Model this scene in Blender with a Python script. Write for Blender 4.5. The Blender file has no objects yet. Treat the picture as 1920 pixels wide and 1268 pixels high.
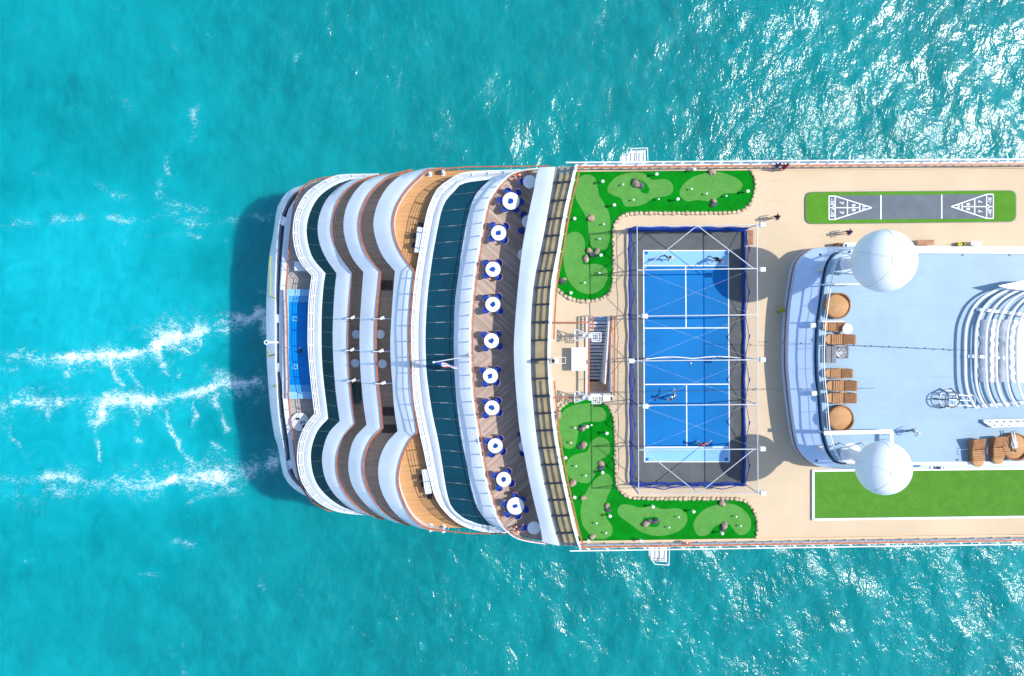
import bpy, bmesh, math, random
import numpy as np
from mathutils import Vector, Matrix
from mathutils.geometry import tessellate_polygon
random.seed(7)
SC = bpy.context.scene
COL = SC.collection
R_ = math.radians

# ------------------------------------------------------------------ camera
FPX, CX, CY = 1650.0, 960.0, 634.0        # focal length in photo pixels, photo centre
NADIR = (900.0, 550.0)                    # where the plumb line under the drone meets the picture
CAMZ = 99.0                               # 75 m above the sports deck (z = 24), sea at z = 0
cam_d = bpy.data.cameras.new('camera'); cam = bpy.data.objects.new('camera', cam_d); COL.objects.link(cam)
cam_d.sensor_width = 36.0; cam_d.lens = FPX / 1920.0 * 36.0
cam_d.clip_start = 1.0; cam_d.clip_end = 20000.0
_ray = Vector(((NADIR[0]-CX)/FPX, -(NADIR[1]-CY)/FPX, -1.0)).normalized()
CAMQ = _ray.rotation_difference(Vector((0, 0, -1)))
cam.rotation_mode = 'QUATERNION'; cam.rotation_quaternion = CAMQ; cam.location = (0, 0, CAMZ)
SC.camera = cam
def P(u, v, z):
    """Point of the place at height z that is surveyed from photo coordinates."""
    d = CAMQ @ Vector(((u-CX)/FPX, -(v-CY)/FPX, -1.0))
    t = (z-CAMZ)/d.z
    return Vector((d.x*t, d.y*t, z))
def P2(u, v, z):
    p = P(u, v, z); return (p.x, p.y)

# ------------------------------------------------------------------ sky, sun, exposure
SUN_EL = R_(49.5); SUN_V = Vector((0.993*math.cos(SUN_EL), 0.114*math.cos(SUN_EL), math.sin(SUN_EL))).normalized()
world = bpy.data.worlds.new('World'); SC.world = world; world.use_nodes = True
wn = world.node_tree.nodes; wl = world.node_tree.links
sky = wn.new('ShaderNodeTexSky'); sky.sky_type = 'NISHITA'; sky.sun_disc = False
sky.sun_elevation = SUN_EL; sky.sun_rotation = math.atan2(SUN_V.x, SUN_V.y)
sky.air_density = 1.0; sky.dust_density = 0.6; sky.ozone_density = 1.0
wl.new(sky.outputs[0], wn['Background'].inputs[0]); wn['Background'].inputs[1].default_value = 0.15
sun_d = bpy.data.lights.new('sun', 'SUN'); sun = bpy.data.objects.new('sun', sun_d); COL.objects.link(sun)
sun_d.energy = 3.0; sun_d.angle = R_(0.53); sun_d.color = (1.0, 0.95, 0.87)
sun.rotation_mode = 'QUATERNION'; sun.rotation_quaternion = (-SUN_V).to_track_quat('-Z', 'Y'); sun.location = (60, 10, 140)
SC.view_settings.view_transform = 'Standard'; SC.view_settings.look = 'None'
SC.view_settings.exposure = 0.75; SC.view_settings.gamma = 1.0; SC.view_settings.use_curve_mapping = False
SC.cycles.use_denoising = True; SC.cycles.max_bounces = 6; SC.cycles.transparent_max_bounces = 8; SC.cycles.use_adaptive_sampling = True; SC.cycles.adaptive_threshold = 0.02
SC.cycles.sample_clamp_indirect = 6.0

# ------------------------------------------------------------------ materials
MATS = {}
def new_mat(name):
    m = bpy.data.materials.new(name); m.use_nodes = True; MATS[name] = m
    return m, m.node_tree.nodes, m.node_tree.links, m.node_tree.nodes['Principled BSDF']
def mixrgb(n, l, fac, a, b, blend='MIX'):
    x = n.new('ShaderNodeMix'); x.data_type = 'RGBA'; x.blend_type = blend
    for s, v in ((x.inputs[0], fac), (x.inputs[6], a), (x.inputs[7], b)):
        if hasattr(v, 'is_output') or isinstance(v, bpy.types.NodeSocket): l.new(v, s)
        elif isinstance(v, (int, float)): s.default_value = v
        else: s.default_value = (*v[:3], 1)
    return x.outputs[2]
def mth(n, l, op, a, b=None, c=None, clamp=False):
    x = n.new('ShaderNodeMath'); x.operation = op; x.use_clamp = clamp
    for i, v in enumerate((a, b, c)):
        if v is None: continue
        if isinstance(v, (int, float)): x.inputs[i].default_value = v
        else: l.new(v, x.inputs[i])
    return x.outputs[0]
def noise(n, l, vec, scale, detail=4, rough=0.55, dist=0.0):
    x = n.new('ShaderNodeTexNoise'); x.inputs['Scale'].default_value = scale; x.inputs['Detail'].default_value = detail
    x.inputs['Roughness'].default_value = rough; x.inputs['Distortion'].default_value = dist
    if vec is not None: l.new(vec, x.inputs['Vector'])
    return x.outputs[0]
def ramp(n, l, v, lo, hi, to0=0.0, to1=1.0, smooth=True):
    x = n.new('ShaderNodeMapRange'); x.interpolation_type = 'SMOOTHSTEP' if smooth else 'LINEAR'
    l.new(v, x.inputs[0])
    for i, q in ((1, lo), (2, hi), (3, to0), (4, to1)):
        if isinstance(q, (int, float)): x.inputs[i].default_value = q
        else: l.new(q, x.inputs[i])
    return x.outputs[0]
def geo_pos(n): return n.new('ShaderNodeNewGeometry').outputs['Position']
def paint(name, col, rough=0.5, var=0.10, scale=0.8, dirt=0.0, metal=0.0, fine=0.05, coat=0.0):
    """painted or plain surface: soft large patches, fine grain, a little streaky dirt"""
    m, n, l, b = new_mat(name)
    p = geo_pos(n)
    c1 = [x*(1-var) for x in col]; c2 = [min(1, x*(1+var)) for x in col]
    f = ramp(n, l, noise(n, l, p, scale, 5, 0.6), 0.3, 0.7)
    c = mixrgb(n, l, f, c1, c2)
    g = ramp(n, l, noise(n, l, p, 9.0, 3, 0.7), 0.35, 0.75)
    c = mixrgb(n, l, mth(n, l, 'MULTIPLY', g, fine*3), c, [x*0.72 for x in col])
    if dirt:
        mp = n.new('ShaderNodeMapping'); mp.inputs['Scale'].default_value = (0.35, 2.4, 2.4); l.new(p, mp.inputs[0])
        d = ramp(n, l, noise(n, l, mp.outputs[0], 1.1, 6, 0.7), 0.52, 0.75)
        c = mixrgb(n, l, mth(n, l, 'MULTIPLY', d, dirt), c, [x*0.55+0.02 for x in col])
    l.new(c, b.inputs['Base Color']); b.inputs['Roughness'].default_value = rough; b.inputs['Metallic'].default_value = metal
    b.inputs['Coat Weight'].default_value = coat
    if rough >= 0.65: b.inputs['Specular IOR Level'].default_value = 0.2
    return m
def planks(name, col, width, ang=0.0, mirror=None, seam=0.10, var=0.25, rough=0.6, seam_col=0.35, length=4.0):
    m, n, l, b = new_mat(name)
    s = n.new('ShaderNodeSeparateXYZ'); l.new(geo_pos(n), s.inputs[0]); x, y = s.outputs[0], s.outputs[1]
    if mirror is not None: y = mth(n, l, 'ABSOLUTE', mth(n, l, 'SUBTRACT', y, mirror))
    ca, sa = math.cos(ang), math.sin(ang)
    u = mth(n, l, 'ADD', mth(n, l, 'MULTIPLY', x, ca), mth(n, l, 'MULTIPLY', y, sa))
    v = mth(n, l, 'SUBTRACT', mth(n, l, 'MULTIPLY', y, ca), mth(n, l, 'MULTIPLY', x, sa))
    vv = mth(n, l, 'DIVIDE', v, width); idv = mth(n, l, 'FLOOR', vv); fr = mth(n, l, 'FRACT', vv)
    off = n.new('ShaderNodeTexWhiteNoise'); off.noise_dimensions = '1D'; l.new(idv, off.inputs['W'])
    uu = mth(n, l, 'FLOOR', mth(n, l, 'ADD', mth(n, l, 'DIVIDE', u, length), mth(n, l, 'MULTIPLY', off.outputs[0], 7.0)))
    cb = n.new('ShaderNodeCombineXYZ'); l.new(uu, cb.inputs[0]); l.new(idv, cb.inputs[1])
    wnz = n.new('ShaderNodeTexWhiteNoise'); wnz.noise_dimensions = '2D'; l.new(cb.outputs[0], wnz.inputs['Vector'])
    c = mixrgb(n, l, wnz.outputs[0], [q*(1-var) for q in col], [min(1, q*(1+var)) for q in col])
    big = ramp(n, l, noise(n, l, geo_pos(n), 0.35, 5, 0.6), 0.3, 0.7)
    c = mixrgb(n, l, mth(n, l, 'MULTIPLY', big, 0.25), c, [q*0.7 for q in col])
    sm = mth(n, l, 'LESS_THAN', fr, seam)
    c = mixrgb(n, l, sm, c, [q*seam_col for q in col])
    l.new(c, b.inputs['Base Color']); b.inputs['Roughness'].default_value = rough
    return m
def turf(name, col, light, rough=0.9):
    m, n, l, b = new_mat(name); p = geo_pos(n)
    c = mixrgb(n, l, ramp(n, l, noise(n, l, p, 1.3, 6, 0.7), 0.3, 0.7), col, light)
    c = mixrgb(n, l, mth(n, l, 'MULTIPLY', ramp(n, l, noise(n, l, p, 14, 3, 0.7), 0.4, 0.7), 0.45), c, [x*0.45 for x in col])
    l.new(c, b.inputs['Base Color']); b.inputs['Roughness'].default_value = rough; b.inputs['Specular IOR Level'].default_value = 0.1
    bp = n.new('ShaderNodeBump'); bp.inputs['Strength'].default_value = 0.6; bp.inputs['Distance'].default_value = 0.03
    l.new(noise(n, l, p, 22, 3, 0.7), bp.inputs['Height']); l.new(bp.outputs[0], b.inputs['Normal'])
    return m

paint('white', (0.80, 0.81, 0.83), 0.35, 0.04, 0.5, dirt=0.13, coat=0.2)
paint('white_band', (0.69, 0.75, 0.83), 0.4, 0.06, 0.35, dirt=0.22, coat=0.1)
paint('white_clean', (0.82, 0.83, 0.84), 0.3, 0.03, 0.6)
paint('grey_white', (0.52, 0.54, 0.56), 0.5, 0.1, 0.9, dirt=0.3)
paint('cap_wood', (0.40, 0.125, 0.05), 0.45, 0.25, 2.5, fine=0.12)
paint('tan_deck', (0.59, 0.465, 0.315), 0.8, 0.06, 0.16, dirt=0.18, fine=0.05)
paint('tan_panel', (0.40, 0.31, 0.17), 0.25, 0.18, 0.8, dirt=0.25)
paint('dark_metal', (0.05, 0.06, 0.08), 0.45, 0.2, 1.0)
paint('glazing', (0.11, 0.16, 0.19), 0.4, 0.1, 1.0)
paint('gutter', (0.27, 0.28, 0.25), 0.6, 0.15, 0.8, dirt=0.3)
paint('steel', (0.62, 0.64, 0.67), 0.3, 0.1, 2.0, metal=0.4)
paint('blue_deck', (0.235, 0.365, 0.485), 0.55, 0.07, 0.25, dirt=0.30, fine=0.06)
paint('blue_ledge', (0.46, 0.60, 0.82), 0.4, 0.05, 0.35, dirt=0.15)
paint('mat_grey', (0.105, 0.112, 0.116), 0.85, 0.15, 0.5, fine=0.15)
paint('court_blue', (0.0, 0.148, 0.42), 0.7, 0.08, 0.3, dirt=0.12, fine=0.08)
paint('court_pale', (0.22, 0.46, 0.72), 0.7, 0.08, 0.4, dirt=0.15, fine=0.08)
paint('line_white', (0.80, 0.82, 0.84), 0.6, 0.05, 2.0, dirt=0.15)
paint('net_rope', (0.010, 0.045, 0.26), 0.7, 0.2, 3.0)
paint('chair_blue', (0.006, 0.045, 0.33), 0.5, 0.2, 4.0)
paint('chair_wood', (0.48, 0.22, 0.07), 0.5, 0.2, 4.0)
paint('cloth_blue', (0.008, 0.07, 0.36), 0.7, 0.25, 6.0)
paint('black', (0.012, 0.013, 0.02), 0.6, 0.3, 4.0)
paint('rattan', (0.34, 0.165, 0.075), 0.7, 0.18, 3.0, fine=0.3)
paint('rattan_cushion', (0.50, 0.28, 0.13), 0.8, 0.08, 2.0, fine=0.2)
paint('rock', (0.36, 0.27, 0.20), 0.85, 0.35, 3.0, fine=0.3)
paint('rock_dark', (0.10, 0.10, 0.12), 0.85, 0.35, 3.0, fine=0.3)
paint('stone', (0.56, 0.44, 0.30), 0.85, 0.28, 1.7, fine=0.25)
paint('moor_floor', (0.03, 0.13, 0.17), 0.5, 0.3, 0.7, dirt=0.4)
paint('bench_wood', (0.36, 0.15, 0.06), 0.6, 0.25, 3.0)
paint('lounger_dark', (0.07, 0.045, 0.035), 0.6, 0.2, 3.0)
paint('tub_green', (0.01, 0.05, 0.05), 0.3, 0.2, 2.0)
paint('yellow', (0.42, 0.36, 0.02), 0.5, 0.2, 3.0)
paint('rope_green', (0.40, 0.48, 0.03), 0.7, 0.2, 3.0)
paint('red', (0.45, 0.02, 0.03), 0.5, 0.2, 3.0)
paint('orange_red', (0.62, 0.10, 0.03), 0.5, 0.2, 3.0)
paint('skin', (0.50, 0.29, 0.20), 0.55, 0.08, 6.0)
paint('hair', (0.015, 0.010, 0.008), 0.5, 0.3, 10.0)
paint('shirt_white', (0.72, 0.72, 0.72), 0.8, 0.1, 6.0)
paint('shirt_black', (0.02, 0.02, 0.028), 0.8, 0.2, 6.0)
paint('shirt_purple', (0.06, 0.03, 0.14), 0.8, 0.2, 6.0)
paint('shirt_maroon', (0.28, 0.025, 0.06), 0.8, 0.2, 6.0)
paint('shirt_blue', (0.03, 0.06, 0.20), 0.8, 0.2, 6.0)
paint('shirt_pink', (0.55, 0.12, 0.14), 0.8, 0.2, 6.0)
paint('trousers', (0.03, 0.035, 0.06), 0.8, 0.2, 6.0)
paint('trousers_grey', (0.20, 0.21, 0.23), 0.8, 0.2, 6.0)
paint('hull_blue', (0.70, 0.74, 0.80), 0.35, 0.06, 0.15, dirt=0.2)
paint('pool_tile', (0.06, 0.34, 0.72), 0.3, 0.08, 1.0)
paint('pool_pale', (0.25, 0.52, 0.82), 0.3, 0.08, 1.0)
paint('pool_mark', (0.30, 0.62, 0.70), 0.4, 0.08, 1.0)
paint('shuffle_grey', (0.13, 0.155, 0.18), 0.8, 0.1, 0.7, fine=0.1)
paint('silver_wrap', (0.62, 0.65, 0.70), 0.35, 0.10, 1.3, metal=0.15)
paint('radome', (0.80, 0.82, 0.85), 0.35, 0.02, 0.4, fine=0.02)
paint('seam', (0.55, 0.58, 0.63), 0.5, 0.05, 1.0)
paint('stair', (0.50, 0.52, 0.56), 0.6, 0.15, 1.0, fine=0.1)
turf('turf_dark', (0.0, 0.175, 0.005), (0.0, 0.240, 0.008))
turf('turf_light', (0.085, 0.275, 0.050), (0.110, 0.325, 0.068))
turf('turf_shuffle', (0.085, 0.240, 0.022), (0.105, 0.285, 0.030))
turf('turf_lawn', (0.078, 0.228, 0.024), (0.098, 0.270, 0.034))
planks('deck_shaded', (0.70, 0.47, 0.32), 0.16, var=0.15, seam_col=0.6)  # same terrace wood as the upper floor, lightened to make up for shade
planks('deck_orange', (0.50, 0.26, 0.10), 0.16, var=0.10, seam_col=0.6)
planks('deck_grey', (0.37, 0.275, 0.22), 0.19, R_(-42), mirror=-5.65, var=0.3, seam=0.14, seam_col=1.5, length=6.0)
planks('stern_deck', (0.42, 0.37, 0.33), 0.2, var=0.12)
planks('tan_seam', (0.66, 0.48, 0.32), 0.4, var=0.05)
# dark tinted glass roof
def glass_roof_mat(name, col, rough):
    m, n, l, b = new_mat(name); p = geo_pos(n)
    c = mixrgb(n, l, ramp(n, l, noise(n, l, p, 0.22, 5, 0.6), 0.3, 0.7), [x*0.8 for x in col], [x*1.2 for x in col])
    st = n.new('ShaderNodeMapping'); st.inputs['Scale'].default_value = (3.0, 0.3, 1); l.new(p, st.inputs[0])
    c = mixrgb(n, l, mth(n, l, 'MULTIPLY', ramp(n, l, noise(n, l, st.outputs[0], 1.2, 5, 0.7), 0.5, 0.8), 0.25), c, [x*2+0.01 for x in col])
    l.new(c, b.inputs['Base Color']); b.inputs['Roughness'].default_value = rough; b.inputs['IOR'].default_value = 1.5
    return m
glass_roof_mat('glass_teal', (0.001, 0.040, 0.066), 0.22)
glass_roof_mat('glass_dark', (0.001, 0.026, 0.036), 0.22)
# netting: open mesh, mostly gaps
def netting(name, col, solid):
    m, n, l, b = new_mat(name)
    b.inputs['Base Color'].default_value = (*col, 1); b.inputs['Roughness'].default_value = 0.8
    t = n.new('ShaderNodeBsdfTransparent'); mx = n.new('ShaderNodeMixShader')
    p = geo_pos(n); s = n.new('ShaderNodeSeparateXYZ'); l.new(p, s.inputs[0])
    k = mth(n, l, 'ADD', s.outputs[0], s.outputs[1])
    a = mth(n, l, 'LESS_THAN', mth(n, l, 'FRACT', mth(n, l, 'MULTIPLY', k, 9.0)), solid)
    c = mth(n, l, 'LESS_THAN', mth(n, l, 'FRACT', mth(n, l, 'MULTIPLY', s.outputs[2], 9.0)), solid)
    l.new(mth(n, l, 'MAXIMUM', a, c), mx.inputs[0]); l.new(t.outputs[0], mx.inputs[1]); l.new(b.outputs[0], mx.inputs[2])
    l.new(mx.outputs[0], n['Material Output'].inputs[0])
    return m
netting('net_blue', (0.006, 0.04, 0.22), 0.06)
netting('net_black', (0.01, 0.012, 0.02), 0.16)
# pool water
m, n, l, b = new_mat('pool_water')
c = mixrgb(n, l, ramp(n, l, noise(n, l, geo_pos(n), 0.5, 3), 0.3, 0.7), (0.0, 0.19, 0.60), (0.002, 0.24, 0.70))
l.new(c, b.inputs['Base Color']); b.inputs['Roughness'].default_value = 0.05; b.inputs['IOR'].default_value = 1.33
bp = n.new('ShaderNodeBump'); bp.inputs['Strength'].default_value = 0.25; bp.inputs['Distance'].default_value = 0.05
l.new(noise(n, l, geo_pos(n), 2.5, 3), bp.inputs['Height']); l.new(bp.outputs[0], b.inputs['Normal'])

# ------------------------------------------------------------------ mesh helpers
def link_obj(name, me, parent=None, loc=None):
    o = bpy.data.objects.new(name, me); COL.objects.link(o)
    if parent is not None: o.parent = parent
    if loc is not None: o.location = loc
    return o
def tag(o, label=None, cat=None, group=None, kind=None):
    for k, v in (('label', label), ('category', cat), ('group', group), ('kind', kind)):
        if v: o[k] = v
    return o
def thing(name, label, cat, loc=(0, 0, 0), rz=0.0, group=None):
    o = bpy.data.objects.new(name, None); COL.objects.link(o); o.empty_display_size = 0.3
    o.location = loc; o.rotation_euler = (0, 0, rz)
    return tag(o, label, cat, group, 'thing')
def copy_tree(o, parent=None):
    c = o.copy(); COL.objects.link(c); c.parent = parent
    for ch in list(o.children): copy_tree(ch, c)
    return c
class MB:
    def __init__(s): s.v = []; s.f = []; s.mi = []; s.cur = 0
    def add(s, vs, fs):
        k = len(s.v); s.v += [tuple(q) for q in vs]; s.f += [tuple(i+k for i in f) for f in fs]; s.mi += [s.cur]*len(fs); return s
    def box(s, c, d, rz=0.0, taper=1.0):
        x, y, z = d[0]/2, d[1]/2, d[2]/2; ca, sa = math.cos(rz), math.sin(rz); vs = []
        for sz in (-1, 1):
            t = taper if sz > 0 else 1.0
            for sx, sy in ((-1, -1), (1, -1), (1, 1), (-1, 1)):
                a, b = sx*x*t, sy*y*t
                vs.append((c[0]+a*ca-b*sa, c[1]+a*sa+b*ca, c[2]+sz*z))
        return s.add(vs, [(3, 2, 1, 0), (4, 5, 6, 7), (0, 1, 5, 4), (1, 2, 6, 5), (2, 3, 7, 6), (3, 0, 4, 7)])
    def rbox(s, c, d, r, rz=0.0, n=3):
        """box with rounded plan corners and a softened top edge"""
        x, y = d[0]/2, d[1]/2; ca, sa = math.cos(rz), math.sin(rz); r = min(r, x, y)
        def ring(ins, z):
            out = []
            for qx, qy, a0 in ((x-r, y-r, 0), (-(x-r), y-r, 90), (-(x-r), -(y-r), 180), (x-r, -(y-r), 270)):
                for i in range(n+1):
                    a = R_(a0+90*i/n); px, py = qx+(r-ins)*math.cos(a), qy+(r-ins)*math.sin(a)
                    out.append((c[0]+px*ca-py*sa, c[1]+px*sa+py*ca, z))
            return out
        e = min(r*0.6, d[2]*0.35)
        rings = [ring(0, c[2]-d[2]/2), ring(0, c[2]+d[2]/2-e), ring(e*0.35, c[2]+d[2]/2-e*0.3), ring(e, c[2]+d[2]/2)]
        return s.rings(rings, True)
    def rings(s, rings, caps=True, closed=True):
        m = len(rings[0]); vs = [p for r in rings for p in r]; fs = []
        for i in range(len(rings)-1):
            for j in range(m if closed else m-1):
                a, b = i*m+j, i*m+(j+1) % m
                fs.append((a, b, b+m, a+m))
        if caps: fs.append(tuple(reversed(range(m)))); fs.append(tuple(range((len(rings)-1)*m, len(rings)*m)))
        return s.add(vs, fs)
    def cyl(s, p0, p1, r0, r1=None, n=10, caps=True):
        r1 = r0 if r1 is None else r1; p0, p1 = Vector(p0), Vector(p1)
        q = (p1-p0).to_track_quat('Z', 'Y'); rr = []
        for p, r in ((p0, r0), (p1, r1)):
            rr.append([p+q @ Vector((r*math.cos(2*math.pi*i/n), r*math.sin(2*math.pi*i/n), 0)) for i in range(n)])
        return s.rings(rr, caps)
    def tube(s, pts, r, n=6, closed=False, flat=None):
        pts = [Vector(p) for p in pts]; rr = []; N = len(pts)
        for i, p in enumerate(pts):
            a = pts[(i-1) % N] if (closed or i > 0) else p; b = pts[(i+1) % N] if (closed or i < N-1) else p
            t = (b-a).normalized(); side = t.cross(Vector((0, 0, 1)))
            side = Vector((1, 0, 0)) if side.length < 1e-4 else side.normalized(); up = side.cross(t)
            w, h = (r, r) if flat is None else flat
            if flat is None: rr.append([p+side*(r*math.cos(2*math.pi*k/n))+up*(r*math.sin(2*math.pi*k/n)) for k in range(n)])
            else: rr.append([p+side*a_+up*b_ for a_, b_ in ((-w, -h), (w, -h), (w, h), (-w, h))])
        if closed: rr.append(rr[0])
        return s.rings(rr, not closed)
    def lathe(s, prof, c=(0, 0, 0), n=20):
        rr = [[(c[0]+r*math.cos(2*math.pi*i/n), c[1]+r*math.sin(2*math.pi*i/n), c[2]+z) for i in range(n)] for r, z in prof]
        return s.rings(rr, True)
    def prism(s, poly, z0, z1, holes=()):
        loops = [[Vector((x, y, 0)) for x, y in poly]]+[[Vector((x, y, 0)) for x, y in h] for h in holes]
        tri = tessellate_polygon(loops); flat = [p for lp in loops for p in lp]; N = len(flat)
        vs = [(p.x, p.y, z1) for p in flat]+[(p.x, p.y, z0) for p in flat]; fs = []
        for t in tri:
            a, b, c = (flat[i] for i in t)
            if (b-a).cross(c-a).z < 0: t = (t[0], t[2], t[1])
            fs.append(tuple(t)); fs.append(tuple(i+N for i in reversed(t)))
        k = 0
        for lp in loops:
            m = len(lp)
            for i in range(m):
                a, b = k+i, k+(i+1) % m; fs.append((b, a, a+N, b+N))
            k += m
        return s.add(vs, fs)
    def mesh(s, name, mat, smooth=False):
        me = bpy.data.meshes.new(name); me.from_pydata(s.v, [], s.f)
        for mm in (mat if isinstance(mat, (list, tuple)) else [mat]): me.materials.append(MATS[mm])
        bm = bmesh.new(); bm.from_mesh(me)
        for f, k in zip(bm.faces, s.mi): f.material_index = k
        bmesh.ops.recalc_face_normals(bm, faces=bm.faces)
        if smooth:
            for f in bm.faces: f.smooth = True
            for e in bm.edges:
                if len(e.link_faces) == 2 and e.calc_face_angle(0) > R_(38): e.smooth = False
        bm.to_mesh(me); bm.free(); me.update(); return me
    def build(s, name, mat, parent=None, smooth=False, loc=None):
        return link_obj(name, s.mesh(name, mat, smooth), parent, loc)
_rod = {}
def rod(name, p0, p1, r, mat, parent, n=6, square=False):
    """one straight bar between two points; bars of one kind share their mesh"""
    key = (name, mat, n, square)
    if key not in _rod:
        b = MB()
        if square: b.box((0, 0, 0.5), (2, 2, 1))
        else: b.cyl((0, 0, 0), (0, 0, 1), 1, n=n)
        _rod[key] = b.mesh(name, mat, smooth=not square)
    p0, p1 = Vector(p0), Vector(p1); d = p1-p0
    o = link_obj(name, _rod[key], parent)
    rx, ry = r if isinstance(r, (tuple, list)) else (r, r)
    o.matrix_basis = Matrix.Translation(p0) @ d.to_track_quat('Z', 'Y').to_matrix().to_4x4() @ Matrix.Diagonal((rx, ry, d.length, 1))
    return o
def cr(pts, n):
    """smooth curve through traced points, n points evenly spaced"""
    pts = [Vector((p[0], p[1])) for p in pts]; q = [2*pts[0]-pts[1]]+pts+[2*pts[-1]-pts[-2]]; fine = []
    for i in range(1, len(q)-2):
        for k in range(8):
            t = k/8.0; a, b, c, d = q[i-1], q[i], q[i+1], q[i+2]
            fine.append(0.5*((2*b)+(c-a)*t+(2*a-5*b+4*c-d)*t*t+(3*b-a-3*c+d)*t**3))
    fine.append(pts[-1]); L = [0.0]
    for a, b in zip(fine, fine[1:]): L.append(L[-1]+(b-a).length)
    out = []; j = 0
    for i in range(n):
        s = L[-1]*i/(n-1)
        while j < len(L)-2 and L[j+1] < s: j += 1
        t = (s-L[j])/max(1e-9, L[j+1]-L[j]); p = fine[j].lerp(fine[j+1], min(1, t)); out.append((p.x, p.y))
    return out
def curve(segs, ns):
    out = []
    for s, n in zip(segs, ns):
        c = cr(s, n); out += c if not out else c[1:]
    return out
def at(pts, z): return [P(u, v, z) for u, v in pts]
def lerp2(A, B, t): return [(a[0]+(b[0]-a[0])*t, a[1]+(b[1]-a[1])*t) for a, b in zip(A, B)]
def xy(ps): return [(p.x, p.y) for p in ps]
def closed_px(pts, n, z):
    """closed smooth outline traced in the photo, as plan coordinates"""
    m = len(pts); ext = list(pts)+list(pts[:1]); q = []
    for i in range(m):
        a, b, c, d = (Vector(pts[(i+k) % m]) for k in (-1, 0, 1, 2))
        for k in range(n):
            t = k/n; q.append(0.5*((2*b)+(c-a)*t+(2*a-5*b+4*c-d)*t*t+(3*b-a-3*c+d)*t**3))
    return [P2(p.x, p.y, z) for p in q]

# ------------------------------------------------------------------ the sea
SEA = 1.8
def seg_dist(X, Y, pts):
    best = np.full(X.shape, 1e9); along = np.zeros(X.shape); L = 0.0
    for (ax, ay), (bx, by) in zip(pts, pts[1:]):
        dx, dy = bx-ax, by-ay; q = dx*dx+dy*dy; t = np.clip(((X-ax)*dx+(Y-ay)*dy)/q, 0, 1)
        d = np.hypot(X-ax-t*dx, Y-ay-t*dy); m = d < best
        best = np.where(m, d, best); along = np.where(m, L+t*math.sqrt(q), along); L += math.sqrt(q)
    return best, along, L
def vnoise(X, Y, cell, seed):
    r = np.random.default_rng(seed).random((257, 257)); x, y = X/cell, Y/cell; i, j = np.floor(x).astype(int), np.floor(y).astype(int); u, v = x-i, y-j
    u, v = u*u*(3-2*u), v*v*(3-2*v); i, j = i % 256, j % 256
    return (r[i, j]*(1-u)+r[i+1, j]*u)*(1-v)+(r[i, j+1]*(1-u)+r[i+1, j+1]*u)*v
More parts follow.
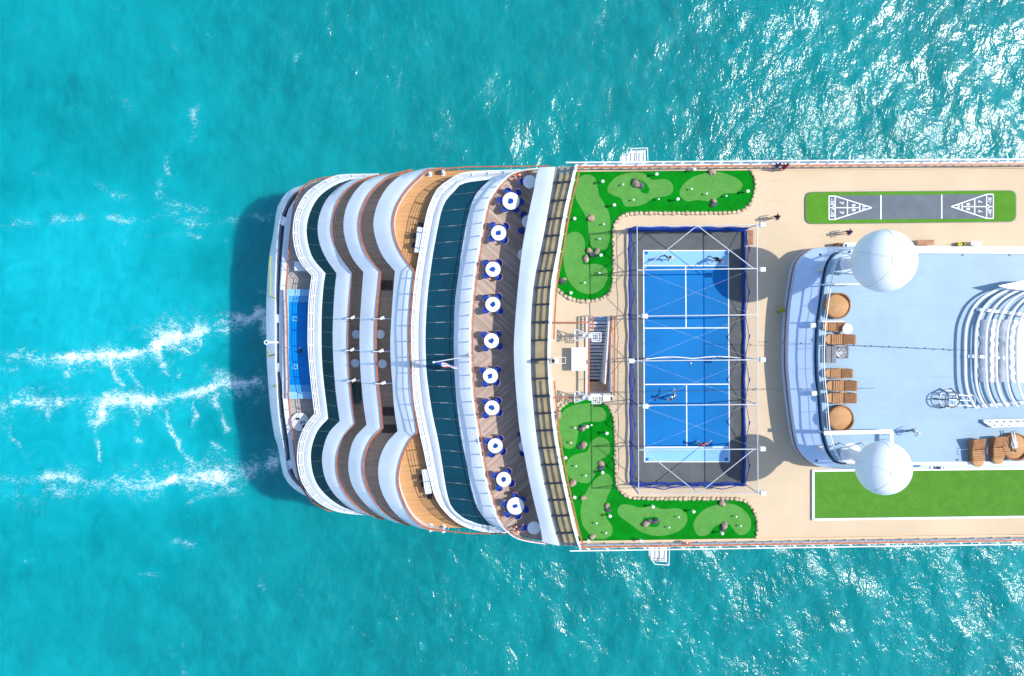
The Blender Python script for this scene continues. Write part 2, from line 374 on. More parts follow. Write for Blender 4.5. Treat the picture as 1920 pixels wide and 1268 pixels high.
def build_sea():
    rng = np.random.default_rng(11); st = 0.25
    def axis(a, b):
        core = np.arange(a, b+st/2, st); out = st*np.cumsum(1.55**np.arange(1, 22))
        return np.concatenate([(a-out)[::-1], core, b+out])
    xs, ys = axis(-63, 71), axis(-53, 43)
    X, Y = np.meshgrid(xs, ys)
    win = np.clip((X+63)/4, 0, 1)*np.clip((71-X)/4, 0, 1)*np.clip((Y+53)/4, 0, 1)*np.clip((43-Y)/4, 0, 1)
    Z = np.zeros_like(X); N = 70
    for i in range(N):
        lam = 1.1*(11.0/1.1)**rng.random(); k = 2*math.pi/lam
        th = R_(200)+rng.normal(0, 0.75); sl = 0.100*math.sqrt(2.0/N)
        wx, wy = 0.9*np.sin(Y*0.05+i), 0.9*np.sin(X*0.06+2*i)
        Z += sl/k*np.sin(k*((X+wx)*math.cos(th)+(Y+wy)*math.sin(th))+rng.random()*6.28)
    # gusts: calmer and rougher patches
    g = np.zeros_like(X)
    for i in range(10):
        k = 2*math.pi/rng.uniform(18, 45); th = rng.uniform(0, 6.28); g += np.sin(k*(X*math.cos(th)+Y*math.sin(th))+rng.random()*6.28)
    g = np.clip(0.5+g/6.0, 0, 1); g = np.clip(0.62*g+0.50*np.clip((X+4)/38.0, 0, 1)+0.10+0.26*np.clip((-14-Y)/10.0, 0, 1)*np.clip((X+25)/30.0, 0, 1), 0, 1.25)
    # wake foam: three boiling trails behind the stern, eddies curling off them, thin bow-wash line
    trails = [  # photo coordinates of the line, half width, density
        ([(498, 585), (470, 596), (430, 604), (395, 612), (360, 628), (320, 640), (270, 648), (215, 662), (150, 672), (60, 682), (-40, 690)], 1.0, 1.0),
        ([(470, 712), (440, 716), (400, 722), (350, 732), (300, 742), (230, 750), (160, 752), (90, 756), (-40, 765)], 1.0, 0.95),
        ([(525, 868), (480, 876), (430, 882), (380, 888), (320, 900), (250, 908), (200, 905), (150, 894), (100, 888), (40, 905), (-40, 900)], 1.05, 1.0),
        ([(480, 890), (440, 908), (390, 925), (360, 945)], 0.5, 0.75),
        ([(230, 910), (150, 925), (60, 930), (-30, 935)], 1.6, 0.55),
        ([(210, 660), (205, 690), (225, 725), (230, 745)], 0.4, 0.75), ([(245, 650), (238, 690), (255, 720)], 0.3, 0.6),
        ([(300, 655), (300, 690), (318, 715), (340, 700)], 0.35, 0.7), ([(362, 630), (366, 660), (350, 668), (330, 655)], 0.35, 0.7),
        ([(308, 745), (306, 790), (330, 830), (355, 865)], 0.3, 0.75), ([(180, 765), (178, 800), (195, 860)], 0.3, 0.6), ([(405, 740), (412, 770), (425, 800)], 0.35, 0.7),
        ([(365, 745), (370, 780), (362, 805)], 0.3, 0.65), ([(250, 755), (250, 790), (258, 825)], 0.3, 0.6), ([(195, 755), (190, 775), (180, 790)], 0.7, 0.85), ([(80, 750), (90, 790), (80, 760)], 0.3, 0.6),
        ([(30, 765), (22, 800), (32, 850), (60, 880)], 0.35, 0.6), ([(60, 830), (45, 855), (20, 870)], 0.3, 0.5),
        ([(525, 400), (470, 405), (400, 412), (330, 412), (270, 420), (200, 415), (120, 408), (60, 412), (-30, 440)], 0.75, 0.50),
        ([(420, 445), (350, 443), (290, 445), (245, 440), (240, 470)], 0.5, 0.42),
        ([(60, 285), (80, 320), (130, 330), (200, 355), (260, 365)], 0.6, 0.42), ([(300, 345), (310, 385), (400, 395)], 0.6, 0.40),
        ([(480, 592), (505, 600), (500, 625)], 0.6, 0.7), ([(500, 740), (480, 760), (490, 735)], 0.5, 0.6), ([(400, 830), (430, 840), (445, 848)], 0.3, 0.7),
        ([(365, 215), (362, 260)], 0.55, 0.55), ([(325, 280), (322, 330)], 0.45, 0.5),
        ([(0, 700), (30, 704)], 0.5, 0.75), ([(0, 730), (15, 735)], 0.4, 0.6), ([(140, 685), (130, 705)], 0.5, 0.7), ([(40, 675), (50, 670)], 0.4, 0.7),
        ([(330, 1022), (360, 1026)], 0.4, 0.65), ([(270, 1078), (310, 1080)], 0.4, 0.5), ([(40, 1055), (100, 1050)], 0.3, 0.35)]
    foam = np.zeros_like(X); haz = np.zeros_like(X)
    cm = (np.abs(X) < 80) & (np.abs(Y) < 60)
    Xc, Yc = X[cm], Y[cm]; fc = np.zeros_like(Xc); hz = np.zeros_like(Xc)
    wx = (vnoise(Xc, Yc, 4.5, 1)-0.5)*3.4+(vnoise(Xc, Yc, 1.7, 2)-0.5)*1.9+(vnoise(Xc, Yc, 0.7, 3)-0.5)*0.9
    wy = (vnoise(Xc, Yc, 5.5, 4)-0.5)*2.6+(vnoise(Xc, Yc, 2.0, 5)-0.5)*1.7+(vnoise(Xc, Yc, 0.7, 6)-0.5)*0.8
    brk = 0.55*vnoise(Xc, Yc, 2.6, 7)+0.30*vnoise(Xc, Yc, 1.1, 8)+0.15*vnoise(Xc, Yc, 0.5, 9); brk = np.clip((brk-0.14)/0.44, 0.55, 1.15)
    for pts, w, dns in trails:
        pw = [P2(u, v, SEA) for u, v in pts]; k_ = 0.62 if w > 0.7 else 0.38; d, al, L = seg_dist(Xc+wx*k_, Yc+wy*k_, pw)
        fade = np.clip(1.15-0.45*al/max(L, 12.0), 0.45, 1)
        fc = np.maximum(fc, dns*fade*brk*(0.50*np.exp(-(d/(w*0.62))**2)+0.50*np.exp(-(d/(w*2.5))**2))); hz = np.maximum(hz, dns*np.exp(-(d/(w*4.2))**2))
    # scattered pale patches away from the wake, painted for whitecaps and sun glints alike
    for i in range(210):
        u, v = rng.uniform(0, 1920), (rng.uniform(0, 300) if rng.random() < 0.72 else rng.uniform(1030, 1268))
        dns = (0.24+0.26*rng.random()**2)*(0.5+0.5*min(1, u/900.0)); cx, cy = P2(u, v, SEA); a, b = rng.uniform(0.3, 1.1), rng.uniform(0.7, 2.6)
        qx, qy = Xc-cx+0.5*wx, Yc-cy+0.5*wy; sh_ = 0.0 if v < 640 else 0.55; fc = np.maximum(fc, dns*np.clip(brk*1.25-0.3, 0.2, 1.2)*np.exp(-((qx+sh_*qy)/a)**2-((qy-sh_*qx)/b)**2))
    foam[cm] = fc; haz[cm] = hz
    wake_past_shadow = np.exp(-((Y+5.5)/15.0)**4)*np.clip((-23.0-X)/16.0, 0, 1)      # churned, air-filled water astern, held back by the hull to deepen its shadow
    aer = np.clip(0.70*wake_past_shadow+0.55*haz*np.clip((-22-X)/8, 0.15, 1)+0.36*np.clip((-X-4)/44.0, 0, 1), 0, 1)
    Z = Z*win*(0.45+0.85*g)*(1-0.35*np.clip(aer, 0, 1))
    ny, nx = X.shape; idx = np.arange(nx*ny).reshape(ny, nx)
    quads = np.stack([idx[:-1, :-1], idx[:-1, 1:], idx[1:, 1:], idx[1:, :-1]], -1).reshape(-1, 4)
    me = bpy.data.meshes.new('sea'); me.vertices.add(nx*ny)
    me.vertices.foreach_set('co', np.stack([X, Y, Z+SEA], -1).astype(np.float32).ravel())
    me.loops.add(quads.size); me.loops.foreach_set('vertex_index', quads.astype(np.int32).ravel())
    me.polygons.add(len(quads)); me.polygons.foreach_set('loop_start', np.arange(0, quads.size, 4, dtype=np.int32))
    me.polygons.foreach_set('use_smooth', np.ones(len(quads), dtype=bool)); me.update(calc_edges=True)
    for nm, arr in (('foam', foam), ('aerated', aer), ('gust', g)):
        a = me.attributes.new(nm, 'FLOAT', 'POINT'); a.data.foreach_set('value', arr.astype(np.float32).ravel())
    m, n, l, b = new_mat('sea_water'); p = geo_pos(n)
    def attr(nm):
        x = n.new('ShaderNodeAttribute'); x.attribute_name = nm; return x.outputs['Fac']
    fo, ae, gu = attr('foam'), attr('aerated'), attr('gust')
    big = ramp(n, l, noise(n, l, p, 0.055, 4, 0.55), 0.3, 0.7); mid = ramp(n, l, noise(n, l, p, 0.32, 5, 0.6, 0.6), 0.3, 0.7)
    deep = mixrgb(n, l, big, (0.0, 0.145, 0.155), (0.0, 0.195, 0.205))
    deep = mixrgb(n, l, mth(n, l, 'MULTIPLY', mid, 0.48), deep, (0.0, 0.220, 0.230))
    cyan = mixrgb(n, l, mth(n, l, 'MULTIPLY', mth(n, l, 'ADD', mid, big), 0.5), (0.0, 0.265, 0.310), (0.006, 0.400, 0.465))
    wc = mixrgb(n, l, ae, deep, cyan)
    sk = n.new('ShaderNodeMapping'); sk.inputs['Scale'].default_value = (1.5, 0.55, 1.0); sk.inputs['Rotation'].default_value = (0, 0, R_(8)); l.new(p, sk.inputs[0])
    wc = mixrgb(n, l, mth(n, l, 'MULTIPLY', ramp(n, l, noise(n, l, sk.outputs[0], 0.9, 6, 0.68, 0.9), 0.42, 0.72), 0.42), wc, (0.002, 0.300, 0.330))
    wc = mixrgb(n, l, mth(n, l, 'MULTIPLY', ramp(n, l, noise(n, l, sk.outputs[0], 0.45, 6, 0.65, 0.6), 0.52, 0.78), 0.34), wc, (0.0, 0.105, 0.118))
    # foam filaments: ridges of warped noise, thicker where the wake is denser
    wp = n.new('ShaderNodeMapping'); wp.inputs['Scale'].default_value = (0.8, 1.25, 1.0); wp.inputs['Rotation'].default_value = (0, 0, R_(-14)); l.new(p, wp.inputs[0])
    def ridge(sc_, det, dist): return mth(n, l, 'SUBTRACT', 1.0, mth(n, l, 'ABSOLUTE', mth(n, l, 'MULTIPLY', mth(n, l, 'SUBTRACT', noise(n, l, wp.outputs[0], sc_, det, 0.6, dist), 0.5), 5.5)))
    tex = mth(n, l, 'ADD', mth(n, l, 'MULTIPLY', ridge(0.6, 6, 1.8), 0.24), mth(n, l, 'ADD', mth(n, l, 'MULTIPLY', ridge(1.5, 6, 1.4), 0.38), mth(n, l, 'MULTIPLY', ridge(4.5, 4, 0.8), 0.38)))
    fo = mth(n, l, 'MULTIPLY', fo, ramp(n, l, noise(n, l, p, 0.38, 4, 0.6, 0.8), 0.30, 0.66, 0.74, 1.14))
    lo = mth(n, l, 'SUBTRACT', 0.98, mth(n, l, 'MULTIPLY', fo, 0.80)); hi = mth(n, l, 'ADD', lo, 0.66)
    fm = mth(n, l, 'MULTIPLY', ramp(n, l, tex, lo, hi), ramp(n, l, fo, 0.05, 0.30))
    wc2 = mixrgb(n, l, mth(n, l, 'MULTIPLY', ramp(n, l, fo, 0.1, 1.0), 0.30), wc, (0.02, 0.40, 0.47))
    fm = mth(n, l, 'MULTIPLY', fm, 0.92)
    cc = mixrgb(n, l, fm, wc2, (0.74, 0.82, 0.85))
    # light comes back out of the water body whatever the ripples do; only the surface mirror follows them
    df = n.new('ShaderNodeSubsurfaceScattering'); df.falloff = 'BURLEY'; l.new(cc, df.inputs[0]); df.inputs['Scale'].default_value = 1.0; df.inputs['Radius'].default_value = (0.3, 1.5, 1.7)
    l.new(mth(n, l, 'SUBTRACT', 1.0, mth(n, l, 'MULTIPLY', fm, 0.93)), df.inputs['Scale']); gl = n.new('ShaderNodeBsdfGlossy')
    l.new(mth(n, l, 'ADD', 0.17, mth(n, l, 'MULTIPLY', fm, 0.6)), gl.inputs['Roughness'])
    rp = n.new('ShaderNodeMapping'); rp.inputs['Rotation'].default_value = (0, 0, R_(25)); rp.inputs['Scale'].default_value = (1.25, 0.8, 1.0); l.new(p, rp.inputs[0])
    h = mth(n, l, 'ADD', noise(n, l, rp.outputs[0], 0.75, 3, 0.55, 0.7), mth(n, l, 'MULTIPLY', noise(n, l, rp.outputs[0], 2.8, 3, 0.6, 0.4), 0.30))
    h = mth(n, l, 'ADD', mth(n, l, 'MULTIPLY', h, mth(n, l, 'MULTIPLY', mth(n, l, 'ADD', 0.18, mth(n, l, 'MULTIPLY', gu, 1.25)), mth(n, l, 'SUBTRACT', 1.0, mth(n, l, 'MULTIPLY', ae, 0.45)))), mth(n, l, 'MULTIPLY', fm, 0.08))
    bp = n.new('ShaderNodeBump'); bp.inputs['Strength'].default_value = 1.0; bp.inputs['Distance'].default_value = 0.15
    l.new(h, bp.inputs['Height']); l.new(bp.outputs[0], gl.inputs['Normal'])
    soft = n.new('ShaderNodeBump'); soft.inputs['Strength'].default_value = 0.08; soft.inputs['Distance'].default_value = 0.5; l.new(h, soft.inputs['Height']); l.new(soft.outputs[0], df.inputs['Normal'])
    fr = n.new('ShaderNodeFresnel'); fr.inputs['IOR'].default_value = 1.50; l.new(bp.outputs[0], fr.inputs['Normal'])
    fac = mth(n, l, 'MULTIPLY', fr.outputs[0], mth(n, l, 'SUBTRACT', 1.0, mth(n, l, 'MULTIPLY', ramp(n, l, ae, 0.0, 0.6), 0.5)))
    mx = n.new('ShaderNodeMixShader'); l.new(fac, mx.inputs[0]); l.new(df.outputs[0], mx.inputs[1]); l.new(gl.outputs[0], mx.inputs[2]); l.new(mx.outputs[0], n['Material Output'].inputs[0])
    me.materials.append(m)
    tag(link_obj('sea', me), 'turquoise sea with sun glitter and the white wake of the ship', None, None, 'structure')
build_sea()

# ------------------------------------------------------------------ the ship
SHIP = thing('cruise_ship', 'white cruise ship with stepped curved stern terraces and a sports deck', 'ship', (0, 0, 0))
XF = 64.0                                   # the ship runs on past the right border of the view
ZS, ZR, ZA, ZB, ZC, ZP = 24.0, 20.8, 18.2, 15.4, 12.6, 9.6   # sports deck, restaurant, terraces A B C, pool deck
NS = (26, 18, 26)
E2 = [[(709,326.4),(653.5,327.3),(632.7,329),(611.9,336.9),(591,349),(573.7,362.9),(561.6,382),(552.9,404.5),(549.4,434),(551.2,454.9),(556.4,477.4),(566.8,496.5),(585,517.4)],
      [(585,517.4),(582.4,534.7),(578.9,569.4),(577.5,621.5),(578,656),(581.5,699.6),(584.7,730),(588.5,763),(590.3,775.7)],
      [(590.3,775.7),(575.9,793.4),(563.3,818.6),(558.2,843.8),(558.2,871.6),(565.8,901.9),(581,927),(601,944.8),(626.4,957.4),(654,963),(690,965.5)]]
E2i = [[(709,333),(665,335),(643,339.5),(624,346.5),(601.5,362),(587.6,378.5),(577.2,401),(572,425.4),(572.8,446.2),(577.2,467),(585.9,487.8),(607.5,513)],
       [(607.5,513),(604,534.7),(600.6,578),(599.7,621.5),(600.6,673.5),(604,715),(610,763),(612.5,784.5)],
       [(612.5,784.5),(593.6,806),(583.5,831.2),(579.7,856.5),(583.5,886.8),(593.6,912),(613.8,934.7),(636.5,949.8),(665,958.5),(692,962)]]
E3 = [[(712,329.5),(688,332.5),(660.5,337.7),(636.2,350.7),(617,368),(605,387.2),(598,408),(595.4,428.8),(598,451.4),(605,472.2),(615.4,491.3),(631,513)],
      [(631,513),(627.5,543.4),(624.9,586.8),(623.7,630),(624.9,673.5),(628,720),(632,755),(637,789.6)],
      [(637,789.6),(618.8,808.5),(608.7,831.2),(603.7,861.5),(608.7,894.3),(621.3,919.6),(641.5,942.3),(666.8,958.7),(696,967)]]
E3i = [[(728,326.5),(705.6,330),(679.6,336.9),(658.7,349),(639.7,368),(629.2,387),(624,408),(621.4,428.8),(624,446),(631,467),(643,487.8),(660.5,511.3)],
       [(660.5,511.3),(657,548.6),(653.5,595.4),(652,638.8),(653.5,682),(656,720),(660,758),(665.5,794.6)],
       [(665.5,794.6),(646.6,816),(635.2,841.3),(630.7,866.6),(634,896.8),(646.6,924.6),(666.8,947.3),(694.5,965),(718,974)]]
E4 = [[(752,322.5),(723,327.3),(693.5,335),(676,347.3),(660.5,366.4),(650,387),(644.9,408),(644,427),(646.6,446.2),(653.5,468.7),(664,489.6),(681.3,510.4)],
      [(681.3,510.4),(678.7,543.4),(675.2,595.4),(674,638.8),(675.2,682),(677.8,720),(682,763),(687.4,797)],
      [(687.4,797),(666.8,818.6),(656.7,843.8),(652.9,874),(657.9,904.4),(671.8,929.7),(694.5,954.9),(722.3,972.6),(742,980)]]
E4i = [[(772,319),(757.7,322),(730,330.8),(707.3,347.3),(691.7,364.6),(681.3,383.7),(674.4,404.5),(672.6,423.6),(674.4,442.7),(680.4,463.5),(690,482.6),(712.5,508.7)],
       [(712.5,508.7),(709,546.9),(705.6,578),(703.5,621.5),(703.5,656),(705.6,699.6),(710.9,750.5),(716,803.5)],
       [(716,803.5),(699.6,818.6),(685.7,843.8),(680,874),(684.4,904.4),(697,932.2),(719.7,960),(747.5,977.6),(768,985)]]
E5 = [[(806,314.5),(783.7,318.6),(754.2,328.2),(736.8,340.3),(721.2,357.7),(709,380.2),(702,402.8),(700,421.9),(703,442.7),(710.8,467),(721.2,486),(740.3,508.7)],
      [(740.3,508.7),(736.8,552),(733.4,604),(731.6,647.5),(733.4,691),(736,722),(738.7,763),(745.5,808.5)],
      [(745.5,808.5),(724.8,831.2),(712.2,859),(708.9,886.8),(714.7,919.6),(732.4,952.4),(755,975),(777.8,987.7),(812,996.5)]]
E5i = [[(830,315.5),(800,321),(782,335),(764.6,352.5),(750.7,371.6),(741,390.6),(736,411.5),(736,428.8),(740.3,449.7),(749,470.5),(761,489.6),(776,508.7)],
       [(776,508.7),(771.5,543.4),(768,586.8),(766.3,638.8),(768,673.5),(770.5,715),(774,750.5),(781.6,811)],
       [(781.6,811),(765.2,828.7),(752.6,856.5),(746.2,881.7),(745,907),(752.6,934.7),(767.7,965),(793,987.7),(828,995.5)]]
E6 = [[(975,318.6),(920,320.5),(867.6,324.7),(843.3,336.9),(820.7,354.2),(809.5,375),(801.6,395.9),(795.6,423.6),(790.4,453),(785.2,482.6),(780.8,508.7),(776.5,541.6),(773.9,572.9),(771.8,604),(771.3,631.9),(772,663),(773.5,694.4),(774.4,726.8),(777.4,756.3),(782.8,785.8),(788.2,815.3),(794.9,844.8),(800.2,871.6),(806.9,898.5),(813.6,925.3),(824.4,946.7),(837.8,962.8),(853.9,977.6),(878,989.7),(910,997),(947.7,999)]]
E6i = [[(975,327),(919.7,334.5),(867.6,341.2),(850.2,356),(834.6,373.3),(826,392.4),(819.9,418.4),(813.8,449.7),(808.6,479),(804.3,508.7),(799.9,543.4),(796.4,586.8),(794.7,630),(795.2,664.9),(796.8,700),(800.2,726.8),(804.3,756.3),(809.6,785.8),(816.3,815.3),(822.5,848),(829.7,893),(835,922.6),(843,949.4),(856.6,965.5),(878,978.9),(921,988),(947,993)]]
E7 = [[(976,324),(956,326.4),(926.6,331.6),(905.8,349),(891.9,364.6),(883.2,385.4),(876.3,411.5),(870.2,442.7),(865,474),(860.3,510),(854.6,552),(852,586.8),(850.8,630),(851,664.9),(852.6,705),(855,740),(859.2,780.5),(866,826),(875.3,871.6),(883.4,914.6),(892.8,946.7),(904.8,968.2),(921,984.3),(942.4,993.7),(952,996)]]
E7i = [[(1012,319.5),(985.6,321),(959.6,328.2),(942.2,340.3),(928.3,356),(913.6,380.2),(907.5,402.8),(901.4,437.5),(895.4,472.2),(890,505),(885,543.4),(881.5,586.8),(880,630),(880.3,664.9),(882,705),(884.7,740),(891.4,788.5),(899.5,839.5),(907.5,885),(918.2,928),(931.6,968.2),(947.7,989.7),(969.2,1004.4),(996,1011),(1020,1014)]]
E8 = [[(1012,314),(1006.4,326.4),(1001.2,356),(994.3,387.2),(987.3,421.9),(980.4,460),(975.3,499),(970.8,543.4),(966.5,595.4),(963.9,638.8),(963.9,673.5),(965.8,710),(969.2,753.6),(974.6,807.3),(982.6,850),(990.7,893),(1001.4,941.4),(1012,984.3),(1018,1017)]]
E8i = [[(1038,313),(1036.5,319.5),(1029,369.8),(1020.3,420),(1011.6,463.5),(1001.8,509),(996,548.6),(992.5,595.4),(991.7,638.8),(991.7,673.5),(992.8,710),(996,753.6),(1001.4,807.3),(1009.4,866.3),(1020,920),(1033.6,981.6),(1046,1023)]]
E9 = [[(1079,311.5),(1072.4,340.3),(1063.7,376.8),(1055,420),(1048,463.5),(1039,509),(1034,543.4),(1030.7,595.4),(1029,638.8),(1028.6,673.5),(1030,710),(1033.6,753.6),(1040.3,815.3),(1052.3,882.4),(1063,933.3),(1073.8,981.6),(1086,1024.5)]]
C2, C2i, C3, C3i, C4, C4i, C5, C5i = (curve(e, NS) for e in (E2, E2i, E3, E3i, E4, E4i, E5, E5i))
C6, C6i, C7, C7i, C8, C8i, C9 = (curve(e, (67,)) for e in (E6, E6i, E7, E7i, E8, E8i, E9))

def deck_poly(ps):
    """plan outline: the aft edge, then straight forward along both sides"""
    q = xy(ps); return q+[(XF, q[-1][1]-0.02), (XF, q[0][1]+0.02)]
def band(name, Co, Ci, zo, zi, zin, mat='white_band', lip=0.35):
    o, i = at(Co, zo), at(Ci, zi); rr = []
    for a, b in zip(o, i):
        w = (b-a); w.z = 0; w = w.normalized()*0.14
        rr.append([Vector((a.x, a.y, zo-lip)), a, a.lerp(b, 0.5)+Vector((0, 0, 0.05)), b, b+Vector((w.x, w.y, 0)), Vector((b.x+w.x, b.y+w.y, zin))])
    return MB().rings(rr, True).build(name, mat, SHIP, smooth=True), i
def strip(name, pts, w, h, mat, parent):
    return MB().tube(pts, 0.05, flat=(w, h)).build(name, mat, parent, smooth=False)
def shift(ps, dx, dz=0.0): return [p+Vector((dx, 0, dz)) for p in ps]
def inset_poly(ps, dx, dy=0.4):
    """wall line under an overhanging deck: moved forward and a little inboard"""
    cy = (ps[0].y+ps[-1].y)/2; q = [(p.x+dx, p.y+(-dy if p.y > cy else dy)*min(1, abs(p.y-cy)/6)) for p in ps]
    return q+[(XF-0.5, q[-1][1]), (XF-0.5, q[0][1])]

# hull
E0 = [[(640,334),(600,338),(573.7,346.4),(556.4,349.9),(539,360.3),(525.1,378.5),(518.5,394.1),(515.6,415),(511,446),(505,480),(502,515),(499.5,560),(499,590),(499.4,625),(500,674),(502.6,715),(506.5,763),(514,815),(521.6,840),(526.7,871.6),(534.3,896.8),(553.2,918.3),(583.5,934.7),(620,952)]]
C0 = curve(E0, (50,)); O0 = at(C0, ZP-0.1)
E1 = [[(640,331.5),(601.5,337.7),(584.1,342.9),(570.2,353.3),(561.6,364.6),(554.6,382),(551.2,401),(546.8,437.5),(542.5,480.9),(539.9,517),(538,542),(539.5,580),(540.5,621),(541,660),(542.5,710),(543,749),(550.7,818.6),(557,864),(563.3,899.4),(573.4,919.6),(591,939.7),(622,955)]]
C1 = curve(E1, (50,)); O1 = at(C1, ZP)
hull_top = xy(O0); rr = []
for z, dx, ins in ((8.0, 0.05, 0.0), (5.0, 0.35, 0.05), (2.0, 1.2, 0.3), (0.3, 2.4, 0.7), (-3.0, 4.5, 1.6)):
    cy = -5.2; ring = [(x+dx, y+(-ins if y > cy else ins)*min(1, abs(y-cy)/12), z) for x, y in hull_top]
    rr.append(ring+[(XF, ring[-1][1], z), (XF, ring[0][1], z)])
rr.reverse()
MB().rings(rr, True).build('hull', 'hull_blue', SHIP, smooth=True)
# stern mooring gallery: an outer and an inner coaming joined by cross members over a recessed teal floor
SL = [[(598,344),(566,353),(548,366),(533,387),(527,403),(523,420),(519.5,450),(516.5,500),(515,550),(515.2,600),(515.4,640),(516,690),(518,720),(521,770),(527,815),(534,850),(538,880),(545,897),(562,914),(590,932)]]
SR = [[(600,347),(572,354),(556,369),(542,390),(537,405),(534,420),(531,450),(526.5,500),(524,550),(523.4,600),(523.5,640),(524,690),(528,720),(532.5,770),(540.5,826),(544,858),(549,882),(556,898),(570,912),(592,928)]]
CL, CRR = curve(SL, (50,)), curve(SR, (50,))
def ring_strip(name, Ca, Cb, z, mat, drop=1.3, i0=0, i1=None, par=None):
    a, b = at(Ca, z)[i0:i1], at(Cb, z)[i0:i1]
    rr = [[Vector((p.x, p.y, z-drop)), p, q, Vector((q.x, q.y, z-drop))] for p, q in zip(a, b)]
    return MB().rings(rr, True).build(name, mat, par or SHIP, smooth=False)
gal, _g = band('mooring_coaming', C0, CL, ZP-1.15, ZP-0.1, 8.0, 'white_band', 0.45)
ring_strip('mooring_coaming', CRR, C1, ZP-0.05, 'white_band', 1.5)
MB().prism([(x, y) for x, y in xy(at(CL, ZP-0.1))]+list(reversed(xy(at(C1, ZP-0.1)))), 8.0, 8.15).build('mooring_floor', 'moor_floor', SHIP)
def near_i(C, y): return min(range(4, len(C)-4), key=lambda i: abs(C[i][1]-y))
for y in (409, 592, 695, 874):
    i = near_i(CL, y); a, b = P(*CL[i], ZP-0.62), P(*CRR[i], ZP-0.18); d = (b-a).normalized()*0.1
    rod('cross_member', a-d, b+d, (0.42, 0.08), 'white_band', gal, square=True)
for y in (484, 551, 640, 733, 760, 790, 826):
    i = near_i(CL, y); rod('gallery_rib', P(*CL[i], ZP-0.35), P(*CRR[i], ZP-0.35), (0.06, 0.08), 'moor_floor', gal, square=True)
# pool deck
MB().prism(deck_poly(O1), 8.0, ZP-0.02).build('pool_deck', 'stern_deck', SHIP)
strip('stern_handrail', [p+Vector((0.12, 0, 1.02)) for p in O1], 0.07, 0.05, 'cap_wood', SHIP)
hr = None
for i in range(2, 48, 2):
    rod('rail_post', O1[i]+Vector((0.12, 0, 0)), O1[i]+Vector((0.12, 0, 1.0)), 0.035, 'white', SHIP)
def px_box(b, x0, y0, x1, y1, z0, z1, ref=None):
    """block whose top outline (photo coordinates at height z1) is given"""
    q = [P2(x0, y0, z1), P2(x1, y0, z1), P2(x1, y1, z1), P2(x0, y1, z1)]; return b.prism(q, z0, z1)
pool = px_box(MB(), 540, 567, 586, 722, ZP-0.02, ZP+0.28).build('swimming_pool', 'pool_water', SHIP)
tag(pool, 'blue swimming pool at the stern')
px_box(MB(), 529.5, 543, 540.6, 747, ZP-0.02, ZP+0.45).build('pool_coping', 'grey_white', pool)
px_box(MB(), 536, 542.5, 586, 555.2, ZP-0.02, ZP+0.50).build('pool_step', 'pool_pale', pool)
px_box(MB(), 539.5, 555.4, 586, 567, ZP-0.02, ZP+0.36).build('pool_step', 'pool_tile', pool)
px_box(MB(), 542.5, 721.8, 588, 735, ZP-0.02, ZP+0.36).build('pool_step', 'pool_tile', pool)
px_box(MB(), 539, 735.2, 588, 748, ZP-0.02, ZP+0.50).build('pool_step', 'pool_pale', pool)
for y in (598, 688):
    fr = MB(); w = 4
    for a, b_, c, d in ((549, y-4, 558, y-3), (549, y+3, 558, y+4), (549, y-3, 550, y+3), (557, y-3, 558, y+3)): px_box(fr, a, b_, c, d, ZP+0.281, ZP+0.288)
    fr.build('pool_marking', 'pool_mark', pool)

# stepped terraces ------------------------------------------------------------
def terrace(Co, Ci, zdeck, znext, deckmat, name, dx):
    b, inner = band(name+'_bulwark', Co, Ci, zdeck-0.15, zdeck+1.05, zdeck-0.02)
    dk = MB().prism(deck_poly(inner), zdeck-0.3, zdeck).build(name+'_floor', deckmat, SHIP)
    strip(name+'_handrail', [p+Vector((0.07, 0, 0.05)) for p in inner], 0.085, 0.035, 'cap_wood', b)
    MB().prism(inset_poly(inner, dx), zdeck-2.6, zdeck-0.3).build('deckhouse_wall', 'white', SHIP)
    return b, dk, inner
bC, dkC, inC = terrace(C3, C3i, ZC, ZB, 'deck_shaded', 'lower_terrace', 2.6)
bB, dkB, inB = terrace(C4, C4i, ZB, ZA, 'deck_shaded', 'middle_terrace', 2.6)
bA, dkA, inA = terrace(C5, C5i, ZA, ZR, 'deck_orange', 'upper_terrace', 2.6)
tag(dkA, 'warm orange plank floor')

